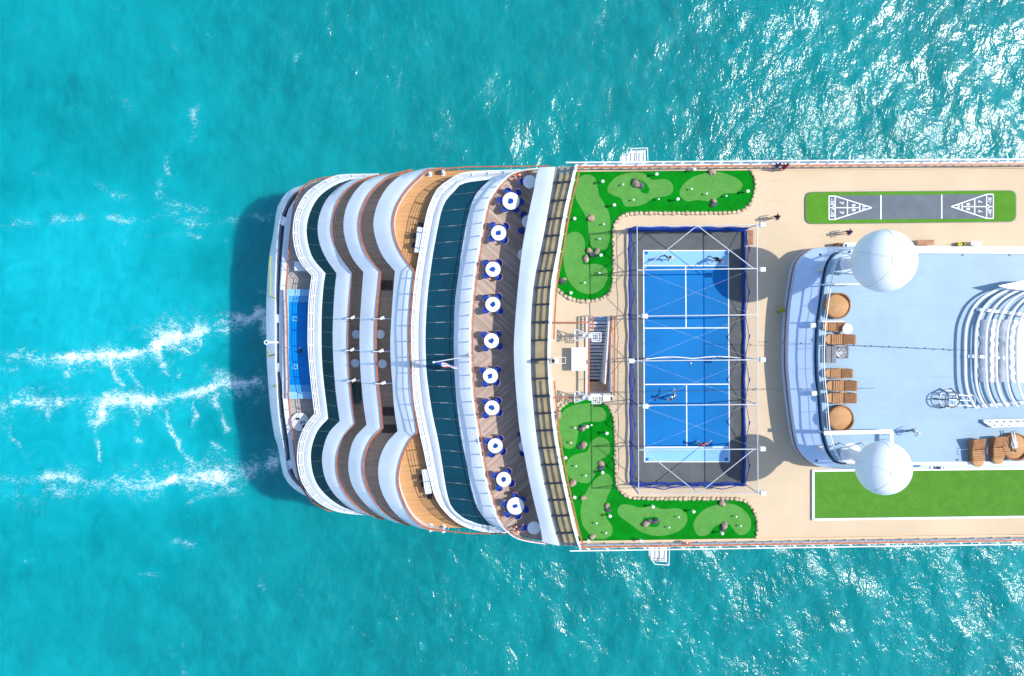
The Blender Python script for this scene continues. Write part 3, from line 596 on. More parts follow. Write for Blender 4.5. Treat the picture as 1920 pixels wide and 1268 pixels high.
def glazed_roof(name, Ca, Cb, za, zb, cuts, mat, fan=None):
    """sloping roof of separate panes between two edges, with a bar under every joint"""
    a, b = at(Ca, za), at(Cb, zb); N = len(a)
    fr = MB().rings([[p+Vector((0, 0, -0.45)), p+Vector((0, 0, -0.12)), q+Vector((0, 0, -0.12)), q+Vector((0, 0, -0.45))] for p, q in zip(a, b)], True).build(name, 'dark_metal', SHIP)
    def sm(C, t):
        t = t*(N-1); i = min(N-2, int(t)); return C[i].lerp(C[i+1], t-i)
    if fan:                      # joints fan out evenly along the ship's breadth
        def tv(C, y):
            for i in range(N-1):
                if C[i][1] <= y <= C[i+1][1]: return (i+(y-C[i][1])/(C[i+1][1]-C[i][1]))/(N-1)
            return 0.0 if y < C[0][1] else 1.0
        ysr = [336]+[360+30.5*k for k in range(21)]+[988]
        ca = [tv(Ca, fan+(y-fan)*0.978) for y in ysr]; cb = [tv(Cb, y) for y in ysr]
    else: ca = cb = cuts
    for k in range(len(ca)-1):
        m = MB(); rows = []
        for s in range(4):
            t = 0.02+0.96*s/3; p, q = sm(a, ca[k]+(ca[k+1]-ca[k])*t), sm(b, cb[k]+(cb[k+1]-cb[k])*t)
            rows.append([p+Vector((0, 0, -0.06)), p, q, q+Vector((0, 0, -0.06))])
        m.rings(rows, True).build('pane', mat, fr)
    for t, t_ in zip(ca[1:-1], cb[1:-1]):
        p, q = sm(a, t), sm(b, t_); rod('glazing_bar', p+Vector((0, 0, 0.01)), q+Vector((0, 0, 0.01)), (0.013, 0.02), 'glazing', fr, square=True)
    return fr
def leaning_rail(name, Co, Ci, zo, zi, ts, npost, mat='white', r=0.026, ledge=True):
    """outward leaning guard rail: parallel pipes carried by bent posts"""
    o, i = at(Co, zo), at(Ci, zi); root = None
    for k, t in enumerate(ts):
        pts = [a.lerp(b, t) for a, b in zip(o, i)]
        ob = MB().tube(pts, r*(1.5 if k == 0 else 1), 5).build(name if root is None else 'rail', mat, root or SHIP, smooth=True)
        root = root or ob
    N = len(o)
    for k in range(npost+1):
        t = k*(N-1)/npost; j = min(N-2, int(t)); a = o[j].lerp(o[j+1], t-j); b = i[j].lerp(i[j+1], t-j)
        rod('rail_post', a.lerp(b, ts[0]), a.lerp(b, ts[-1])-Vector((0, 0, 0.03)), (0.045, 0.05), mat, root, square=True)
    return root
# lower glass gallery above the pool
c2mid = lerp2(C2, C2i, 0.5)
glz = [i/69.0 for i in np.linspace(2, 25, 9)]+[i/69.0 for i in np.linspace(25, 42, 11)[1:]]+[i/69.0 for i in np.linspace(42, 66, 9)[1:]]
NC = len(C2)-1; glz = [min(1, t*69.0/NC) for t in glz]
glazed_roof('lower_glass_roof', C2i, C3, ZC-0.55, ZC-0.16, glz, 'glass_dark')
band('lower_gallery_ledge', lerp2(C2, C2i, 0.58), C2i, ZC-0.78, ZC-0.45, ZC-0.9, 'white_band')
band('lower_gallery_gutter', C2, lerp2(C2, C2i, 0.62), ZC-0.95, ZC-0.80, ZC-1.0, 'grey_white', 0.2)
leaning_rail('lower_gallery_rail', C2, c2mid, ZC-0.25, ZC-0.72, (0.0, 0.3, 0.6, 0.9), 34)
MB().prism(inset_poly(at(C2i, ZC-0.6), 1.2), ZP, ZC-1.0).build('deckhouse_wall', 'white', SHIP)
# upper glass gallery above terrace A
glz = [i/22.0 for i in range(23)]; glz[0] = 0.04; glz[-1] = 0.97
glazed_roof('upper_glass_roof', C6i, C7, ZR-1.15, ZR-0.90, glz, 'glass_teal', 660)
c6mid = lerp2(C6, C6i, 0.52)
band('upper_gallery_ledge', lerp2(C6, C6i, 0.62), C6i, ZR-1.45, ZR-1.08, ZR-1.5, 'white_band')
band('upper_gallery_gutter', lerp2(C6, C6i, 0.04), lerp2(C6, C6i, 0.66), ZR-1.6, ZR-1.5, ZR-1.7, 'grey_white', 0.2)
leaning_rail('upper_gallery_rail', C6, c6mid, ZR-0.5, ZR-1.25, (0.0, 0.22, 0.44, 0.66, 0.9), 30)
MB().prism(inset_poly(at(C6i, ZR-1.0), 1.0), ZA, ZR-1.1).build('deckhouse_wall', 'white', SHIP)
# restaurant deck
b4, in7 = band('restaurant_bulwark', C7, C7i, ZR-0.85, ZR+0.15, ZR-0.3)
MB().prism(deck_poly(shift(in7, -0.1)), ZR-0.28, ZR).build('restaurant_floor', 'deck_grey', SHIP)
rr_ = MB().tube([p+Vector((0, 0, 1.0)) for p in in7], 0.045, 6).build('restaurant_rail', 'white', SHIP, smooth=True)
strip('handrail', [p+Vector((0.30, 0, 0.95)) for p in in7], 0.05, 0.03, 'cap_wood', rr_)
MB().tube([p+Vector((0.0, 0, 0.55)) for p in in7], 0.03, 5).build('rail', 'white', rr_, smooth=True)
for k in range(1, 34):
    j = int(k*66/34); rod('rail_post', in7[j], in7[j]+Vector((0, 0, 1.0)), (0.05, 0.05), 'white', rr_, square=True)
    rod('rail_bracket', in7[j]+Vector((0, 0, 0.9)), in7[j]+Vector((0.30, 0, 0.93)), (0.03, 0.03), 'white', rr_, square=True)
# sports deck edge: white eave, gutter and tan roof panels between dark beams
ZE = ZS-0.55
eave, inE = band('sports_deck_eave', C8, C8i, ZE-0.40, ZE+0.22, ZE-0.2, 'white_band')
STAIR = [P2(1102, 594, ZS), P2(1148, 594, ZS), P2(1148, 740, ZS), P2(1102, 740, ZS)]
tan_a, tan_b = at(C8i, ZE-0.05), at(C9, ZS-0.12)
roof = MB().rings([[a-Vector((0, 0, .3)), a, b, b-Vector((0, 0, .3))] for a, b in zip(shift(tan_a, 0.12), tan_b)], True).build('panel_roof', 'gutter', SHIP)
ys = [325, 341, 375, 409, 441, 473, 507, 538, 570, 603, 637, 673, 709, 741, 774, 806, 838.6, 870, 905, 936, 965.5, 998, 1018]
def idx_y(C, y):
    for i in range(len(C)-1):
        if C[i][1] <= y <= C[i+1][1]: return i+(y-C[i][1])/(C[i+1][1]-C[i][1])
    return 0.0 if y < C[0][1] else len(C)-1.001
def smp(pts, t): i = min(len(pts)-2, int(t)); return pts[i].lerp(pts[i+1], t-i)
beams = [(smp(tan_a, idx_y(C8i, y+2)), smp(tan_b, idx_y(C9, y))) for y in ys]
U3 = Vector((0, 0, 1))
for (a0, b0), (a1, b1) in zip(beams, beams[1:]):
    m = MB(); rows = []
    for t in (0.06, 0.94):
        p, q = a0.lerp(a1, t).lerp(b0.lerp(b1, t), 0.28), b0.lerp(b1, t).lerp(a0.lerp(a1, t), 0.02); rows.append([p+U3*0.01, p+U3*0.05, q+U3*0.05, q+U3*0.01])
    m.rings(rows, True).build('roof_panel', 'tan_panel', roof)
for a, b in beams[1:-1]: rod('roof_beam', a+U3*0.10, b+U3*0.10, (0.075, 0.09), 'dark_metal', roof, square=True)
for t, w in ((0.30, 0.02),):
    strip('rail_shadow_strip', [a.lerp(b, t)+U3*0.13 for a, b in beams], w, 0.03, 'dark_metal', roof)  # thin dark strip drawn for the rail's shadow line on the panels
# sports deck slab with the stair opening
top_edge = [(1079, 311), (1920, 304.5)]; bot_edge = [(1086, 1025), (1920, 1012)]
aft = at(C9, ZS); tA, tB = P(1920, 305, ZS), P(1920, 1012, ZS)
def side_pt(a, b, x): t = (x-a.x)/(b.x-a.x); return Vector((x, a.y+(b.y-a.y)*t, ZS))
tF, bF = side_pt(aft[0], tA, XF), side_pt(aft[-1], tB, XF)
MB().prism(xy(aft)+[(bF.x, bF.y), (tF.x, tF.y)], ZS-0.35, ZS, [STAIR]).build('sports_deck', 'tan_deck', SHIP)
MB().prism(inset_poly(in7, 6.2, 0.6), ZR, ZS-0.9, [STAIR]).build('deckhouse_wall', 'white', SHIP)
MB().prism(inset_poly(tan_a, 2.1, 0.3), ZS-0.9, ZS-0.36, [STAIR]).build('ceiling_void', 'grey_white', SHIP)
# aft windscreen of the sports deck
ws = strip('aft_screen_rail', [p+U3*1.12 for p in aft], 0.07, 0.05, 'white', SHIP)
strip('aft_screen_foot', [p+U3*0.03 for p in aft], 0.10, 0.10, 'white', ws)
def sub(pts, C, y0, y1): return [p for p, c in zip(pts, C) if y0 <= c[1] <= y1]
for y0, y1 in ((300, 641), (705, 1040)):
    strip('handrail', [p+Vector((0.34, 0, 1.02)) for p in sub(aft, C9, y0, y1)], 0.06, 0.04, 'cap_wood', ws)
for y in ys[1:-1]:
    p = smp(aft, idx_y(C9, y)); rod('rail_post', p, p+U3*1.1, (0.035, 0.035), 'white', ws, square=True)
    rod('rail_bracket', p+U3*0.98, p+Vector((0.34, 0, 1.0)), (0.02, 0.02), 'white', ws, square=True)
# side guard rails of the sports deck
def side_rail(p0, p1, sgn, x_from):
    d = (p1-p0).normalized(); nrm = Vector((0, sgn, 0))
    out0, out1 = p0+nrm*0.18, side_pt(p0, p1, XF)+nrm*0.18
    k = MB(); k.rings([[q+Vector((0, 0, -0.7)), q+Vector((0, 0, 0.05)), q-nrm*0.35+U3*0.05, q-nrm*0.35-U3*0.7] for q in (out0, out1)], True)
    base = k.build('deck_edge', 'white', SHIP)
    rod('outer_pipe', out0+Vector((-0.9, 0.0, 0.75)), out1+Vector((0, 0, 0.75)), 0.06, 'white', base)
    rod('handrail', out0-nrm*0.42+U3*1.08, out1-nrm*0.42+U3*1.08, (0.08, 0.04), 'cap_wood', base, square=True)
    rod('rail', out0-nrm*0.42+U3*0.6, out1-nrm*0.42+U3*0.6, 0.03, 'white', base)
    rod('toe_board', out0-nrm*0.62+U3*0.06, out1-nrm*0.62+U3*0.06, (0.05, 0.07), 'tan_seam', base, square=True)
    L = (out1-out0).length; n = int(L/1.6)
    for i in range(n):
        q = out0.lerp(out1, (i+0.4)/n)
        rod('rail_post', q-nrm*0.42, q-nrm*0.42+U3*1.06, (0.04, 0.04), 'white', base, square=True)
        rod('rail_bracket', q-nrm*0.40+Vector((-0.25, 0, 0.95)), q+Vector((0.25, 0, 0.72)), (0.05, 0.03), 'white', base, square=True)
    return base
side_rail(aft[0], tA, 1, 0); side_rail(aft[-1], tB, -1, 0)
# outer white pipes of the lower decks along both sides
for ps, z in ((at([(800, 318.5), (880, 313), (1030, 311.5)], ZA+1.1), 0), (at([(800, 991.5), (880, 1000.5), (965, 1001)], ZA+1.1), 0)):
    t = MB().tube(ps, 0.06, 6).build('side_rail', 'cap_wood', SHIP, smooth=True)
    for a, b in zip(ps, ps[1:]):
        for k in range(4):
            q = a.lerp(b, k/4); rod('rail_post', q-U3*1.1, q, (0.05, 0.05), 'white', t, square=True)
# stairwell
ST = thing('companion_stairs', 'dark open staircase going down through the tan sports deck', 'stairs', P(1124, 596, ZS))
s0, s1 = STAIR[0], STAIR[2]; sx0, sx1, sy0, sy1 = STAIR[0][0], STAIR[1][0], STAIR[0][1], STAIR[2][1]; ob = ST.location
L3 = lambda x, y, z: (x-ob.x, y-ob.y, z-ob.z)
xw = sx0+(sx1-sx0)*0.80
nst = 17
for i in range(nst):
    ya = sy0-0.35-i*0.31; MB().box(L3((sx0+xw)/2, ya-0.16, ZS-0.125*(i+1)+0.05), (xw-sx0-0.1, 0.215, 0.05)).build('step', 'stair', ST)
MB().box(L3((sx0+xw)/2, sy0-0.17, ZS-0.05), (xw-sx0-0.04, 0.34, 0.08)).build('landing', 'blue_deck', ST)
MB().box(L3((sx0+sx1)/2, sy1+0.45, ZS-2.25), (sx1-sx0-0.06, 0.9, 0.08)).build('landing', 'deck_shaded', ST)
MB().box(L3(sx1-0.04, (sy0+sy1)/2, (ZS+ZR)/2), (0.06, sy0-sy1, ZS-ZR-0.1)).build('well_wall', 'white', ST)
MB().box(L3(sx0+0.04, (sy0+sy1)/2, (ZS+ZR)/2), (0.06, sy0-sy1, ZS-ZR-0.1)).build('well_wall', 'grey_white', ST)
MB().box(L3((sx0+sx1)/2, sy1+0.04, (ZS+ZR)/2), (sx1-sx0, 0.06, ZS-ZR-0.1)).build('well_wall', 'white', ST)
m = MB(); m.prism([(xw-ob.x, sy0-ob.y), (xw+0.09-ob.x, sy0-ob.y), (xw-0.25-ob.x, sy1+1.0-ob.y), (xw-0.34-ob.x, sy1+1.0-ob.y)], -2.6, 0.95); m.build('stringer_wall', 'white', ST)
rod('handrail', L3(xw+0.25, sy0, ZS+1.0), L3(xw-0.12, sy1+1.0, ZS+0.2), (0.07, 0.04), 'cap_wood', ST, square=True)
for x, y0, y1 in ((sx0-0.02, sy0+0.1, sy1), (sx1+0.05, sy0+0.1, sy1), (sx0+0.28, sy0+0.1, sy0-1.1)):
    rod('handrail', L3(x, y0, ZS+1.02), L3(x, y1, ZS+1.02), (0.07, 0.04), 'cap_wood', ST, square=True)
    for k in range(6):
        y = y0+(y1-y0)*k/5; rod('rail_post', L3(x, y, ZS-0.1), L3(x, y, ZS+1.0), 0.025, 'white', ST)
rod('handrail', L3(sx0-0.02, sy1, ZS+1.02), L3(sx1+0.05, sy1, ZS+1.02), (0.05, 0.04), 'white', ST, square=True)
rod('toe_board', L3(sx0-0.12, sy0, ZS+0.08), L3(sx0-0.12, sy1, ZS+0.08), (0.06, 0.08), 'white', ST, square=True)
for y in (604, 743):
    a, b = P(1034, y, ZS), P(1100, y, ZS); fz = thing('barrier_rail', 'brown topped barrier rail beside the stairs, %s' % ('towards the shuffleboard court' if y < 700 else 'towards the long lawn'), 'railing', a)
    rod('handrail', (0, 0, 1.0), b-a+U3*1.0, (0.06, 0.04), 'cap_wood', fz, square=True); rod('rail', (0, 0, 0.55), b-a+U3*0.55, 0.02, 'white', fz)
    for k in range(4): rod('rail_post', (b-a)*(k/3), (b-a)*(k/3)+U3*1.0, 0.025, 'white', fz)

# ------------------------------------------------------------------ upper deckhouse with the pale blue roof
ZL, ZU = 25.7, 27.0
H0 = [[(1600,464),(1571.7,464),(1518.4,467),(1502,474.3),(1487.7,487.7),(1480.5,504),(1475.3,532.8),(1469.2,573.7),(1465.5,625),(1464.7,680),(1466.5,705),(1471,750),(1477,795),(1484.4,830.8),(1495,848.8),(1516,865.3),(1548.9,871),(1599.8,873)]]
H1 = [[(1600,468),(1575,469),(1562,475),(1553,484),(1545,502),(1539,534.8),(1532.7,580),(1528.7,610.7),(1526.6,660),(1527,690),(1528,710),(1532.4,750),(1537,804),(1545.9,839.8),(1555,858),(1566,868),(1602,873)]]
CH0, CH1 = curve(H0, (60,)), curve(H1, (60,))
w0 = at(CH0, ZS); w1 = [Vector((p.x, p.y, ZL)) for p in w0]; l1 = at(CH1, ZL+0.95)
ytop, ybot = w0[0].y, w0[-1].y
def house_poly(ps): q = xy(ps); return q+[(XF, q[-1][1]), (XF, q[0][1])]
hw = MB().prism(house_poly(w0), ZS, ZL).build('upper_deckhouse', 'blue_ledge', SHIP)
strip('handrail', [p*0.5+q*0.5+Vector((-0.06, 0, 0.1)) for p, q in zip(w0, w1)], 0.035, 0.05, 'cap_wood', hw)
MB().rings([[a+Vector((-0.03, 0, -0.12)), a+U3*0.06, b+U3*0.0, b-U3*0.9] for a, b in zip(w1, l1)], True).build('sloping_eave', 'blue_ledge', hw, smooth=True)
u1 = at(CH1, ZU)
u1 = [p+Vector((0.35, -0.08 if i < 30 else 0.08, 0)) for i, p in enumerate(u1)]
MB().prism(house_poly(u1), ZL, ZU).build('roof_deck', 'blue_deck', hw)
rl = MB().tube([p+Vector((0.12, 0, 0.95)) for p in u1[6:-5]], 0.045, 6).build('roof_rail', 'white', hw, smooth=True)
for z in (0.5,): MB().tube([p+Vector((0.12, 0, z)) for p in u1[6:-5]], 0.015, 5).build('rail', 'white', rl, smooth=True)
for i in range(7, 55, 5): rod('rail_post', u1[i]+Vector((0.12, 0, 0)), u1[i]+Vector((0.12, 0, 0.95)), 0.025, 'white', rl)
for y, sg in ((u1[0].y, 1), (u1[-1].y, -1)):
    rod('roof_kerb', (30.6, y-sg*0.1, ZU+0.1), (XF, y-sg*0.1, ZU+0.1), (0.12, 0.14), 'white', hw, square=True)
    for x in range(28, 60, 4): rod('roof_scupper', (x, y-sg*0.35, ZU), (x+0.2, y-sg*0.35, ZU), (0.08, 0.03), 'dark_metal', hw, square=True)
# partition rails on the roof
for (a, b) in (((1541, 534), (1612, 533)), ((1545, 812), (1672, 809)), ((1672, 809), (1672, 836)), ((1541, 603), (1582, 603))):
    p, q = P(*a, ZU+0.95), P(*b, ZU+0.95); rod('partition_rail', p, q, (0.05, 0.05) if a[1] < 700 else (0.16, 0.05), 'white', hw, square=True)
    for k in range(4): s = p.lerp(q, k/3); rod('rail_post', s-U3*0.95, s, 0.025, 'white', hw)
LIGHTS = [('white square floodlight on the pale eave', (1522, 610), ZL+0.85), ('grey floodlight on the eave by the bigger dome', (1535, 505), ZL+0.75), ('white square floodlight on the eave beside the stacked loungers', (1524, 737), ZL+0.85), ('grey floodlight on the eave by the smaller dome', (1536, 839), ZL+0.75)]
for lab, (u, v), z in LIGHTS:
    p = P(u, v, z); t = thing('floodlight', lab, 'lamp', p)
    MB().box((0, 0, 0.28), (0.5, 0.42, 0.22), 0.1, 0.85).build('lamp_housing', 'white' if 'white' in lab else 'grey_white', t); rod('bracket', (0, 0, 0), (0, 0, 0.2), 0.04, 'steel', t)

# satellite domes
def radome(u, v, rpx, zc, label):
    c = P(u, v, zc); r = rpx*(CAMZ-zc)/FPX*0.985
    t = thing('satellite_dome', label, 'radome', (c.x, c.y, ZU)); h = zc-ZU
    prof = []
    for i in range(33):
        a = math.pi*(0.06+0.94*i/32.0); prof.append((max(0.004, r*math.sin(a)), h-r*math.cos(a)))
    MB().lathe(prof, n=64).build('dome_shell', 'radome', t, smooth=True)
    for k in range(5):
        a0 = R_(72*k+20); pts = [Vector((r*1.003*math.sin(a)*math.cos(a0), r*1.003*math.sin(a)*math.sin(a0), h-r*1.003*math.cos(a))) for a in np.linspace(math.pi*0.45, math.pi*0.955, 16)]
        MB().tube(pts, 0.011, 4).build('shell_seam', 'seam', t)
    MB().tube([Vector((0.2*r*math.cos(a), 0.2*r*math.sin(a), h+r*0.985)) for a in np.linspace(0, 6.283, 17)[:-1]], 0.016, 4, closed=True).build('top_hatch_ring', 'seam', t)
    MB().lathe([(0.75, h-r*0.99), (0.55, h-r*1.05), (0.45, 0.25), (0.9, 0.0)], n=16).build('pedestal', 'white', t, smooth=True)
    MB().lathe([(1.1, h-r*1.0-0.35), (1.1, h-r*1.0-0.28)], n=20).build('service_platform', 'dark_metal', t)
    for k in range(4):
        a = R_(45+90*k); rod('strut', (1.3*math.cos(a), 1.3*math.sin(a), 0), (0.5*math.cos(a), 0.5*math.sin(a), h-r*1.0-0.3), 0.06, 'white', t)
    return t
radome(1657, 489.5, 60.5, 33.0, 'bigger white satellite dome on the roof beside the shuffleboard court')
radome(1656.5, 877.5, 52.5, 33.0, 'smaller white satellite dome on the roof beside the long lawn')

# funnel with curved white ribs
FU = thing('funnel', 'ship funnel wrapped in curved white ribs over silver exhaust casings', 'funnel', P(1890, 655, ZU))
fo_ = FU.location
rib_px = [(1893,539),(1875,542),(1862,547),(1848,554.5),(1836,564),(1826,576),(1818.8,590),(1813.5,605),(1811,618),(1809.6,638),(1809.3,656),(1809.4,682),(1810,708),(1812.5,728),(1818,745.7),(1823.5,756),(1830,766)]
rb = cr(rib_px, 40)
for k in range(8):
    z = ZU+0.60+0.20*k; sh = 19.5*k
    pts = [P(u+sh, v+(k*0.7 if v < 650 else -k*0.8), z)-fo_ for u, v in rb]
    MB().tube(pts, 0.105, 8).build('rib', 'white_clean', FU, smooth=True)
base_pts = [P(u, v, ZU) for u, v in cr([(1908,540),(1880,545),(1850,565),(1832,595),(1828,640),(1828,690),(1835,735),(1850,762)], 24)]
q = [(p.x-fo_.x, p.y-fo_.y) for p in base_pts]; MB().prism(q+[(XF-fo_.x, q[-1][1]), (XF-fo_.x, q[0][1])], 0.0, 0.3).build('casing', 'blue_deck', FU)
for (ua, ub) in ((1850, 1880), (1886, 1945)):
    a = P(ua, 600, ZU+1.2)-fo_; b = P(ub, 718, ZU+1.2)-fo_; m = MB(); rows = []; ns = 22
    for i in range(ns):
        t = i/(ns-1); y = a.y+(b.y-a.y)*t; wv = 0.12*math.sin(i*2.3)+0.08*math.sin(i*1.1+2); w = (b.x-a.x)/2+wv*0.5; cx = (a.x+b.x)/2+0.05*math.sin(i*1.7)
        rows.append([Vector((cx+w*math.cos(q_), y, 0.28+0.5*max(0, math.sin(q_))*(1+0.10*math.sin(i*1.9+q_*3)))) for q_ in np.linspace(0, math.pi, 12)])
    m.rings(rows, True).build('exhaust_casing', 'silver_wrap', FU, smooth=True)
for v0, z in ((580, 0.42), (668, 0.42), (762, 0.42)):
    a = P(1832 if v0 != 668 else 1815, v0, ZU+z)-fo_; b = P(1990, v0+(18 if v0 < 600 else (8 if v0 < 700 else -14)), ZU+z+0.5)-fo_; rod('tie_beam', a, b, (0.13, 0.10), 'white', FU, square=True)
wing = [P2(1872, 536, ZU+1.6), P2(1930, 524, ZU+1.6), P2(1990, 524, ZU+1.6), P2(1990, 552, ZU+1.6), P2(1890, 541, ZU+1.6)]
MB().prism([(x-fo_.x, y-fo_.y) for x, y in wing], 1.45, 1.6).build('side_wing', 'white_clean', FU)
for k in range(7):
    rod('louvre', P(1846+13*k, 790, ZU+0.35)-fo_, P(1862+13*k, 799, ZU+0.35)-fo_, (0.12, 0.04), 'white', FU, square=True)
for v in (788.5, 800.5): rod('louvre_frame', P(1844 if v < 795 else 1860, v, ZU+0.3)-fo_, P(1960, v-3, ZU+0.3)-fo_, (0.05, 0.05), 'white', FU, square=True)
for k in range(0):
    a = P(1850+13*k, 798, ZU+0.9)-fo_; b = P(1868+13*k, 795, ZU+0.9)-fo_; MB().box(((a.x+b.x)/2, (a.y+b.y)/2, a.z-0.1*k/7), (0.5, 0.2, 0.05), -0.35).build('louvre', 'white', FU)

# tubular steel stand on the roof
t = thing('tubular_stand', 'round tubular steel stand on the pale blue roof beside the funnel', 'stand', P(1772, 747, ZU))
MB().tube([(0.62*math.cos(a), 0.62*math.sin(a), 1.15) for a in np.linspace(0, 6.283, 21)[:-1]], 0.05, 6, closed=True).build('top_ring', 'dark_metal', t, smooth=True)
MB().tube([(0.75*math.cos(a), 0.75*math.sin(a), 0.55) for a in np.linspace(0, 6.283, 21)[:-1]], 0.04, 6, closed=True).build('ring', 'steel', t, smooth=True)
for a in (60, 120, 180, 240, 300, 0): rod('leg', (0.95*math.cos(R_(a)), 0.95*math.sin(R_(a)), 0), (0.62*math.cos(R_(a)), 0.62*math.sin(R_(a)), 1.15), 0.05, 'dark_metal', t)
for s in (-0.45, 0.0, 0.45): rod('side_bar', (-0.2, s, 1.0), (1.7, s*0.9-0.1, 0.9), 0.04, 'steel', t)
MB().tube([(1.7+0.35*math.cos(a), -0.1+0.5*math.sin(a), 0.9) for a in np.linspace(0, 6.283, 17)[:-1]], 0.03, 6, closed=True).build('end_ring', 'white', t, smooth=True)

# ------------------------------------------------------------------ sports court
court = thing('sports_court', 'blue tennis court with pale ends and white lines on a grey mat', 'court', P(1287, 668, ZS))
co = court.location
def loc(o, u, v, z): return P(u, v, z)-o
def pxquad(o, pts, z0, z1, name, mat, par):
    return MB().prism([(lambda p: (p.x-o.x, p.y-o.y))(P(u, v, z1+o.z)) for u, v in pts], z0, z1).build(name, mat, par)
pxquad(co, [(1179, 431), (1394, 431), (1394, 906), (1182, 906)], 0.002, 0.016, 'court_mat', 'mat_grey', court)
pxquad(co, [(1207, 498), (1366, 498), (1367.5, 838.5), (1208.5, 838.5)], 0.018, 0.024, 'playing_surface', 'court_blue', court)
pxquad(co, [(1207, 470.5), (1365.7, 470.5), (1366, 498), (1207, 498)], 0.018, 0.0245, 'court_end', 'court_pale', court)
pxquad(co, [(1208.5, 838.5), (1367.5, 838.5), (1367.7, 866), (1208.5, 866)], 0.018, 0.0245, 'court_end', 'court_pale', court)
W = 0.9
def line(u0, v0, u1, v1, w=W):
    if abs(u1-u0) > abs(v1-v0): q = [(u0, v0-w), (u1, v1-w), (u1, v1+w), (u0, v0+w)]
    else: q = [(u0-w, v0), (u0+w, v0), (u1+w, v1), (u1-w, v1)]
    pxquad(co, q, 0.0245, 0.029, 'court_line', 'line_white', court)
line(1206.7, 470, 1366, 470); line(1208.5, 866, 1368, 866); line(1206.7, 469.4, 1208.5, 866.5); line(1365.8, 469.4, 1367.7, 866.5)
for v0, v1 in ((498.4, 498.4), (615.5, 615.0), (721, 720.5), (838.6, 838.2)):
    line(1208.2, v0, 1365.6, v1) if v0 not in () else None
line(1285.7, 499.4, 1286.5, 614.4); line(1287.3, 722, 1287.9, 837.4)
for u, v in ((1211.5, 474.5), (1361, 474.5), (1213, 861.5), (1362, 861.5)):
    pxquad(co, [(u-3, v-3), (u+3, v-3), (u+3, v+3), (u-3, v+3)], 0.0246, 0.029, 'corner_square', 'court_blue', court)
# tennis net
nt = thing('tennis_net', 'sagging white taped tennis net across the blue court', 'net', P(1294, 672, ZS+0.024)); no = nt.location
a, b = P(1206, 672, ZS)-no, P(1382, 670, ZS)-no
for q in (a, b): rod('net_post', (q.x, q.y, 0), (q.x, q.y, 1.08), 0.05, 'net_rope', nt); 
def sag(t): return 1.05-0.14*math.sin(math.pi*t)
MB().rings([[Vector((a.x+(b.x-a.x)*t, a.y+(b.y-a.y)*t+0.01, 0.02)), Vector((a.x+(b.x-a.x)*t, a.y+(b.y-a.y)*t+0.01, sag(t)-0.05))] for t in np.linspace(0, 1, 15)], False, False).build('net_mesh', 'net_black', nt)
MB().tube([Vector((a.x+(b.x-a.x)*t, a.y+(b.y-a.y)*t+0.16*abs(math.sin(2*math.pi*t)), sag(t))) for t in np.linspace(0, 1, 25)], 0.05, flat=(0.03, 0.06)).build('net_tape', 'line_white', nt)
MB().tube([Vector((a.x+(b.x-a.x)*t, a.y+(b.y-a.y)*t, 0.03)) for t in np.linspace(0, 1, 5)], 0.02).build('bottom_cord', 'line_white', nt)

# netted cage round the court
CH = 4.0; ZT = ZS+CH
cage = thing('court_cage', 'white pipe cage hung with blue netting round the tennis court', 'sports cage', P(1287, 668, ZS)); go = cage.location
TL, TR, BR, BL = (1194.5, 424.5), (1419.5, 421.5), (1421, 925), (1197.5, 926.5)
def edge(A, B, t): return (A[0]+(B[0]-A[0])*t, A[1]+(B[1]-A[1])*t)
vs_ = [0.0, (506-424)/502, (592.5-424)/502, (676.5-424)/502, (760-424)/502, (843.5-424)/502, 1.0]
Lp = [loc(go, *edge(TL, BL, t), ZT) for t in vs_]; Rp = [loc(go, *edge(TR, BR, t), ZT) for t in vs_]
Bl0, Bl1, Br0, Br1 = (1178.5, 430.5), (1181.5, 906.5), (1394.5, 431), (1394.5, 906.5)
Lb = [loc(go, *edge(Bl0, Bl1, t), ZS) for t in vs_]; Rb = [loc(go, *edge(Br0, Br1, t), ZS) for t in vs_]
for A_ in (Lp, Rp): rod('top_rail', A_[0], A_[-1], 0.04, 'steel', cage)
for i, (p, q) in enumerate(zip(Lp, Rp)): rod('cross_beam', p, q, 0.046 if 0 < i < 6 else 0.03, 'steel', cage)
for A_, B_ in ((Lp, Lb), (Rp, Rb)):
    for p, q in zip(A_, B_): rod('cage_post', q, p, 0.045, 'steel' if A_ is Rp else 'net_rope', cage)
for i, j in ((0, 1), (6, 5)):
    mid = Lp[i].lerp(Rp[i], 0.5); rod('diagonal_brace', mid, Lp[j].lerp(Rp[j], 0.04), 0.036, 'steel', cage); rod('diagonal_brace', mid, Lp[j].lerp(Rp[j], 0.97), 0.036, 'steel', cage)
    mb_ = Lb[i].lerp(Rb[i], 0.5); rod('cage_post', mb_, mid, 0.05, 'net_rope', cage)
for i in range(1, 5):
    rod('bracing_wire', Lp[i], Rp[i+1]-U3*1.2, 0.0045, 'grey_white', cage); rod('bracing_wire', Lp[i+1], Rp[i]-U3*1.2, 0.0045, 'grey_white', cage)
